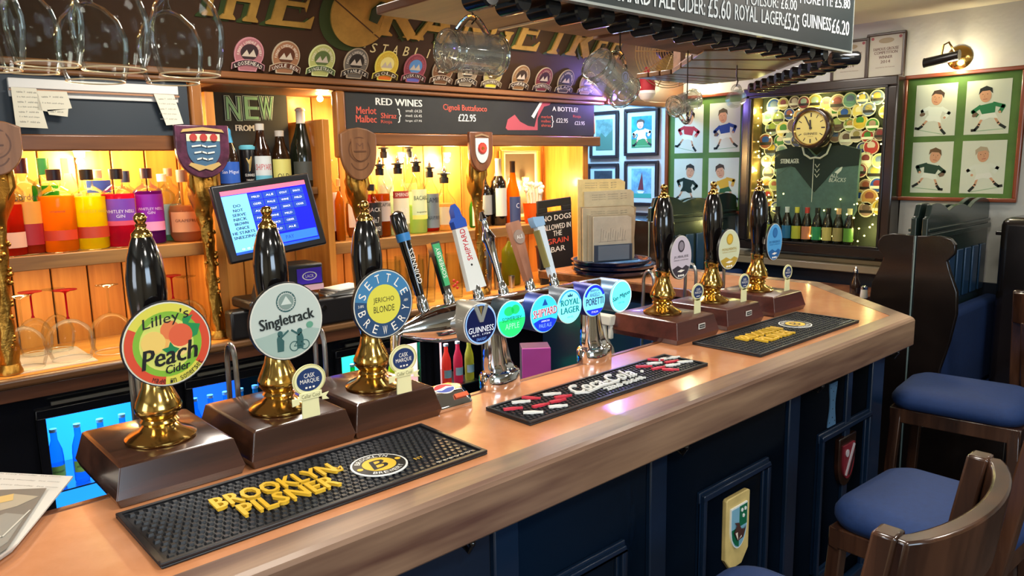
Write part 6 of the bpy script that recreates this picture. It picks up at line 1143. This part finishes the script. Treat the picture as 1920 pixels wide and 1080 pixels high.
for q in range(110):
    if q < 60: x = random.uniform(-iw, iw); y_ = -ih+random.uniform(.0, .3)
    elif q < 72: x = random.choice((-1, 1))*iw*random.uniform(.93, 1); y_ = random.uniform(-ih, ih)
    elif q < 95: x = -iw*random.uniform(.72, .98); y_ = random.uniform(-ih, ih*.8)
    else: x = random.uniform(-iw, iw); y_ = ih*random.uniform(.75, .99)
    P.append((XW-.05-random.uniform(0, .06), cyy-x, czz+y_)); 
for p in P: b.sph((p[0]-(XW-.06), p[1]-cyy, p[2]-czz), .005, n=6, q=4)
t = thing('fairy_lights', 'string of warm white fairy lights round the inside of the display case', 'fairy lights', (XW-.06, cyy, czz)); stuff(b.done('bulbs', t)); b = B(mt=mat('2a3a1c', .6)); b.tube([(p[0]-(XW-.06), p[1]-cyy, p[2]-czz) for p in sorted(P, key=lambda q: (q[2] > czz, q[1]))][::2], .0008, 4); b.done('wire', t)
for y_, z, pw_ in ((y0+.1, z0+.15, 1.2), (cyy, z0+.14, 1.2), (y1-.1, z0+.16, 1.4), (y1-.09, czz, 1.3), (y1-.1, z1-.14, 1.0), (cyy, z1-.1, .9), (y0+.12, z1-.13, 1.2), (y0+.09, czz, 1.0)): light('POINT', (XW-.09, y_, z), pw_*.9, (1, .86, .36), .02, name='fairy_glow')

q = at(1150, 182, y=3.17); t = thing('added_lamp', 'small violet blue lamp added out of view under the header, behind the right tankard', 'lamp', tuple(q)); B(mt=mat('8a6aff', .4, emit=14.)).sph((0, 0, 0), .022).done('blue_bulb', t); B(mt=BLACK).tube([(0, 0, .018), (0, .03, .04)], .02, 10).done('lamp_holder', t)  # unseen lamp, added to give the violet reflection on the bar top
light('POINT', tuple(q-Vector((.02, .04, .02))), 5, (.35, .25, 1), .03, name='added_lamp_light')
# brown header between the back bar and the right-hand wall
B(mt=wood('6b4326', '472a17', .5, 'x', 6, .1)).box(3.73, XW-.005, -.02, .03, 2.07, 2.438).done('header_board', mo, bevel=.004)
B(mt=MB_).box(3.75, XW-.005, -.05, .03, 2.035, 2.07).done('header_rail', mo, bevel=.005)
# ---------------------------------------------------------------- settles
SD = mat('1c1512', .22, coat=.4, var=.3, scale=3, h2='120d0b'); SG = mat('1c2b28', .25, coat=.4); BLU = mat('0a2c5e', .75, bump=.25, scale=60, var=.12)
def settle(yc, lab, full=True):
    t = thing('settle', lab, 'bench', (3.7, yc, 0)); L = XW-.03-3.7
    for s_ in (-1, 1):
        pr = [(.004, 0), (.004, 1.32), (.10, 1.325), (.145, 1.315), (.165, 1.29), (.165, 1.25), (.135, 1.215), (.15, 1.17), (.185, 1.08), (.19, .98), (.17, .85), (.14, .72), (.13, .6), (.2, .5), (.42, .46), (.42, 0)]
        B(f=lambda p, s_=s_: (p[2], p[0]*s_, p[1]), mt=SD).poly(pr, -.03, .0).done('end_panel', t, bevel=.004)
    B(mt=mat('8fa8a8', .3, .5)).box(-.034, -.03, -.003, .003, .0, 1.32).done('joint_strip', t)
    for s_ in (-1, 1):
        pts = [(.0, .4), (L, .4)]; top = []
        for k in range(41):
            a = k/40; z = 1.42+.012*math.cos(a*2*PI)+.035*abs(math.sin(a*PI*2.9+.3))**.7-(.05 if a < .03 else 0); top.append((L*a, z))
        b = B(f=lambda p, s_=s_: (p[0], .012*s_+p[2]*s_, p[1]), mt=SG); b.poly([(0, .4)]+top+[(L, .4)], 0, .024); b.done('back_board', t, bevel=.003)
        b = B(f=lambda p, s_=s_: (p[0], .036*s_+p[2]*s_, p[1]), mt=SG); b.box(0, L, 1.30, 1.325, 0, .014); b.box(0, L, 1.335, 1.35, 0, .01); b.done('back_moulding', t, bevel=.003)
        for k in range(7): B(f=lambda p, s_=s_: (p[0], .036*s_+p[2]*s_, p[1]), mt=mat('22405f', .3, coat=.3)).box(.06+k*.115, .14+k*.115, .98, 1.22, 0, .01).done('back_slat', t, bevel=.004)
        b = B(mt=BLU); ya, yb = sorted((.04*s_, .12*s_)); b.box(.01, L, ya, yb, .5, .95); b.done('back_cushion', t, bevel=.03, segs=4)
        ya, yb = sorted((.05*s_, .42*s_)); B(mt=BLU).box(.01, L, ya, yb, .42, .5).done('seat_cushion', t, bevel=.025, segs=4); B(mt=SD).box(.0, L, ya, yb, .05, .415).done('seat_box', t)
    return t
settle(1.30, 'dark high-backed settle with wavy top at the right, below the picture light')
settle(2.80, 'dark high-backed settle with wavy top behind the right trio of pumps')
t = thing('settle_wing', 'tall black wing panel of the right-hand settle at the picture edge', 'panel', (4.3, .72, .502)); B(mt=SD).box(0, .26, -.42, .42, 0, .87).done('wing_panel', t, bevel=.04, segs=3); B(mt=SD).box(.02, .24, -.44, .44, .78, .8).done('wing_rail', t, bevel=.004)
# high table with condiments
t = thing('high_table', 'small dark high table between the settles', 'table', (4.2, 2.05, 0)); B(mt=MWOOD).box(-.36, .33, -.33, .3, .89, .92).done('table_top', t, bevel=.008); B(mt=SD).lathe([(.2, 0), (.2, .02), (.05, .05), (.035, .1), (.035, .88), (.1, .885)], 20).done('pedestal', t)
p = at(1603, 543, x=4.2); zt3 = .9205
t = thing('vinegar_bottle', 'dark vinegar shaker bottle on the high table', 'bottle', (4.2, p.y, zt3)); B(mt=mat('2a1a12', .1, coat=.6)).lathe([(.025, 0), (.028, .01), (.028, .07), (.012, .1), (.012, .13)], 16).done('glass', t); B(mt=CHROME).lathe([(.014, .125), (.014, .14), (.004, .16)], 12).done('pouring_cap', t)
p = at(1620, 550, x=4.15); t = thing('salt_shaker', 'small glass salt shaker beside the vinegar bottle', 'shaker', (4.15, p.y, zt3)); B(mt=mat('d8d4c4', .3)).lathe([(.018, 0), (.02, .005), (.017, .05)], 14).done('salt_jar', t); B(mt=CHROME).lathe([(.018, .048), (.018, .062), (.008, .068)], 14).done('shaker_cap', t)

# ---------------------------------------------------------------- bar stools
ST = wood('4a2f20', '22120b', .22, 'z', 14, .6, .08)
def cushion(b, w, d, z0, z1, m, rr=.09, n=6):
    def ringp(inset, z):
        out = []
        for cx, cy, a0 in ((w-rr, d-rr, 0), (-w+rr, d-rr, 90), (-w+rr, -d+rr, 180), (w-rr, -d+rr, 270)):
            for k in range(n+1): a = R(a0+90*k/n); out.append((cx+(rr-inset)*math.cos(a), cy+(rr-inset)*math.sin(a), z))
        return out
    H = z1-z0; lv = [ringp(.012, z0), ringp(0, z0+H*.25), ringp(0, z0+H*.5), ringp(.014, z0+H*.8), ringp(.05, z0+H)]; N = len(lv[0]); vs = [p for r in lv for p in r]
    b.add(vs+[(0, 0, z0+H*1.12)], [(j*N+i, j*N+(i+1) % N, (j+1)*N+(i+1) % N, (j+1)*N+i) for j in range(4) for i in range(N)]+[tuple(range(N))[::-1]]+[(4*N+i, 4*N+(i+1) % N, 5*N) for i in range(N)], m); return b
def stool(loc, rz, lab, back=True, slat=False, zs=.78, w=.215):
    t = thing('bar_stool', lab, 'stool', loc, rz, 'blue seated bar stools'); d = .2
    cushion(B(), w, d, zs-.075, zs, BLU).done('seat_cushion', t, ang=60)
    b = B(mt=ST); b.box(-w+.01, w-.01, d-.04, d-.015, zs-.135, zs-.078); b.box(-w+.01, w-.01, -d+.015, -d+.04, zs-.135, zs-.078); b.box(-w+.01, -w+.035, -d+.04, d-.04, zs-.135, zs-.078); b.box(w-.035, w-.01, -d+.04, d-.04, zs-.135, zs-.078); b.done('seat_apron', t, bevel=.004)
    def leg(x, y, sx, sy): q = .019; B(mt=ST).hexa([(x*1.0+sx*.03-q, y+sy*.035-q, 0), (x+sx*.03+q, y+sy*.035-q, 0), (x+sx*.03+q, y+sy*.035+q, 0), (x+sx*.03-q, y+sy*.035+q, 0)], [(x-q, y-q, zs-.08), (x+q, y-q, zs-.08), (x+q, y+q, zs-.08), (x-q, y+q, zs-.08)]).done('leg', t, bevel=.004)
    for sx in (-1, 1):
        for sy in (-1, 1): leg(sx*(w-.035), sy*(d-.035), sx, sy)
    for sy in (-1, 1): B(mt=ST).box(-w+.02, w-.02, sy*(d-.01)-.012, sy*(d-.01)+.012, .28, .31).done('stretcher', t, bevel=.003)
    for sx in (-1, 1): B(mt=ST).box(sx*(w-.015)-.012, sx*(w-.015)+.012, -d+.02, d-.02, .22, .25).done('stretcher', t, bevel=.003)
    zr = zs+.365
    if back:
        for sx in (-1, 1):
            x = sx*(w-.012); B(mt=ST).hexa([(x-.02, -d-.02, zs-.13), (x+.02, -d-.02, zs-.13), (x+.02, -d+.02, zs-.13), (x-.02, -d+.02, zs-.13)], [(x-.02, -d-.095, zr+.004), (x+.02, -d-.095, zr+.004), (x+.02, -d-.06, zr+.004), (x-.02, -d-.06, zr+.004)]).done('back_post', t, bevel=.005)
        n = 14; vs = []
        for k in range(n+1):
            a = k/n*2-1; x = a*(w+.002); y = -d-.078-.055*(1-a*a)**.8; vs += [(x, y-.014, zr-.13), (x, y+.014, zr-.13), (x*.98, y+.0, zr+.0), (x, y-.03, zr+.0)]
        B(mt=ST).add(vs, [(k*4+i, k*4+(i+1) % 4, k*4+4+(i+1) % 4, k*4+4+i) for k in range(n) for i in range(4)]+[(0, 1, 2, 3), (n*4+3, n*4+2, n*4+1, n*4)]).done('curved_back_rail', t, bevel=.005, ang=30)
        if slat:
            for k in range(5):
                x = (k-2)*w*.38; B(mt=ST).hexa([(x-.014, -d-.03, zs-.08), (x+.014, -d-.03, zs-.08), (x+.014, -d-.01, zs-.08), (x-.014, -d-.01, zs-.08)], [(x-.014, -d-.13, zr-.12), (x+.014, -d-.13, zr-.12), (x+.014, -d-.11, zr-.12), (x-.014, -d-.11, zr-.12)]).done('back_slat', t, bevel=.003)
    return t
stool((1.285, .67, 0), 0, 'nearest bar stool with blue seat and curved brown back rail')
stool((2.1, .65, 0), R(-3), 'second bar stool with blue seat, behind the curved back rail')
stool((3.24, .93, 0), R(96), 'far bar stool with deep blue seat at the end of the bar', back=False, w=.23)
stool((3.86, .655, 0), R(-90), 'dark slat-backed stool at the right edge of the picture', slat=True, zs=.76)
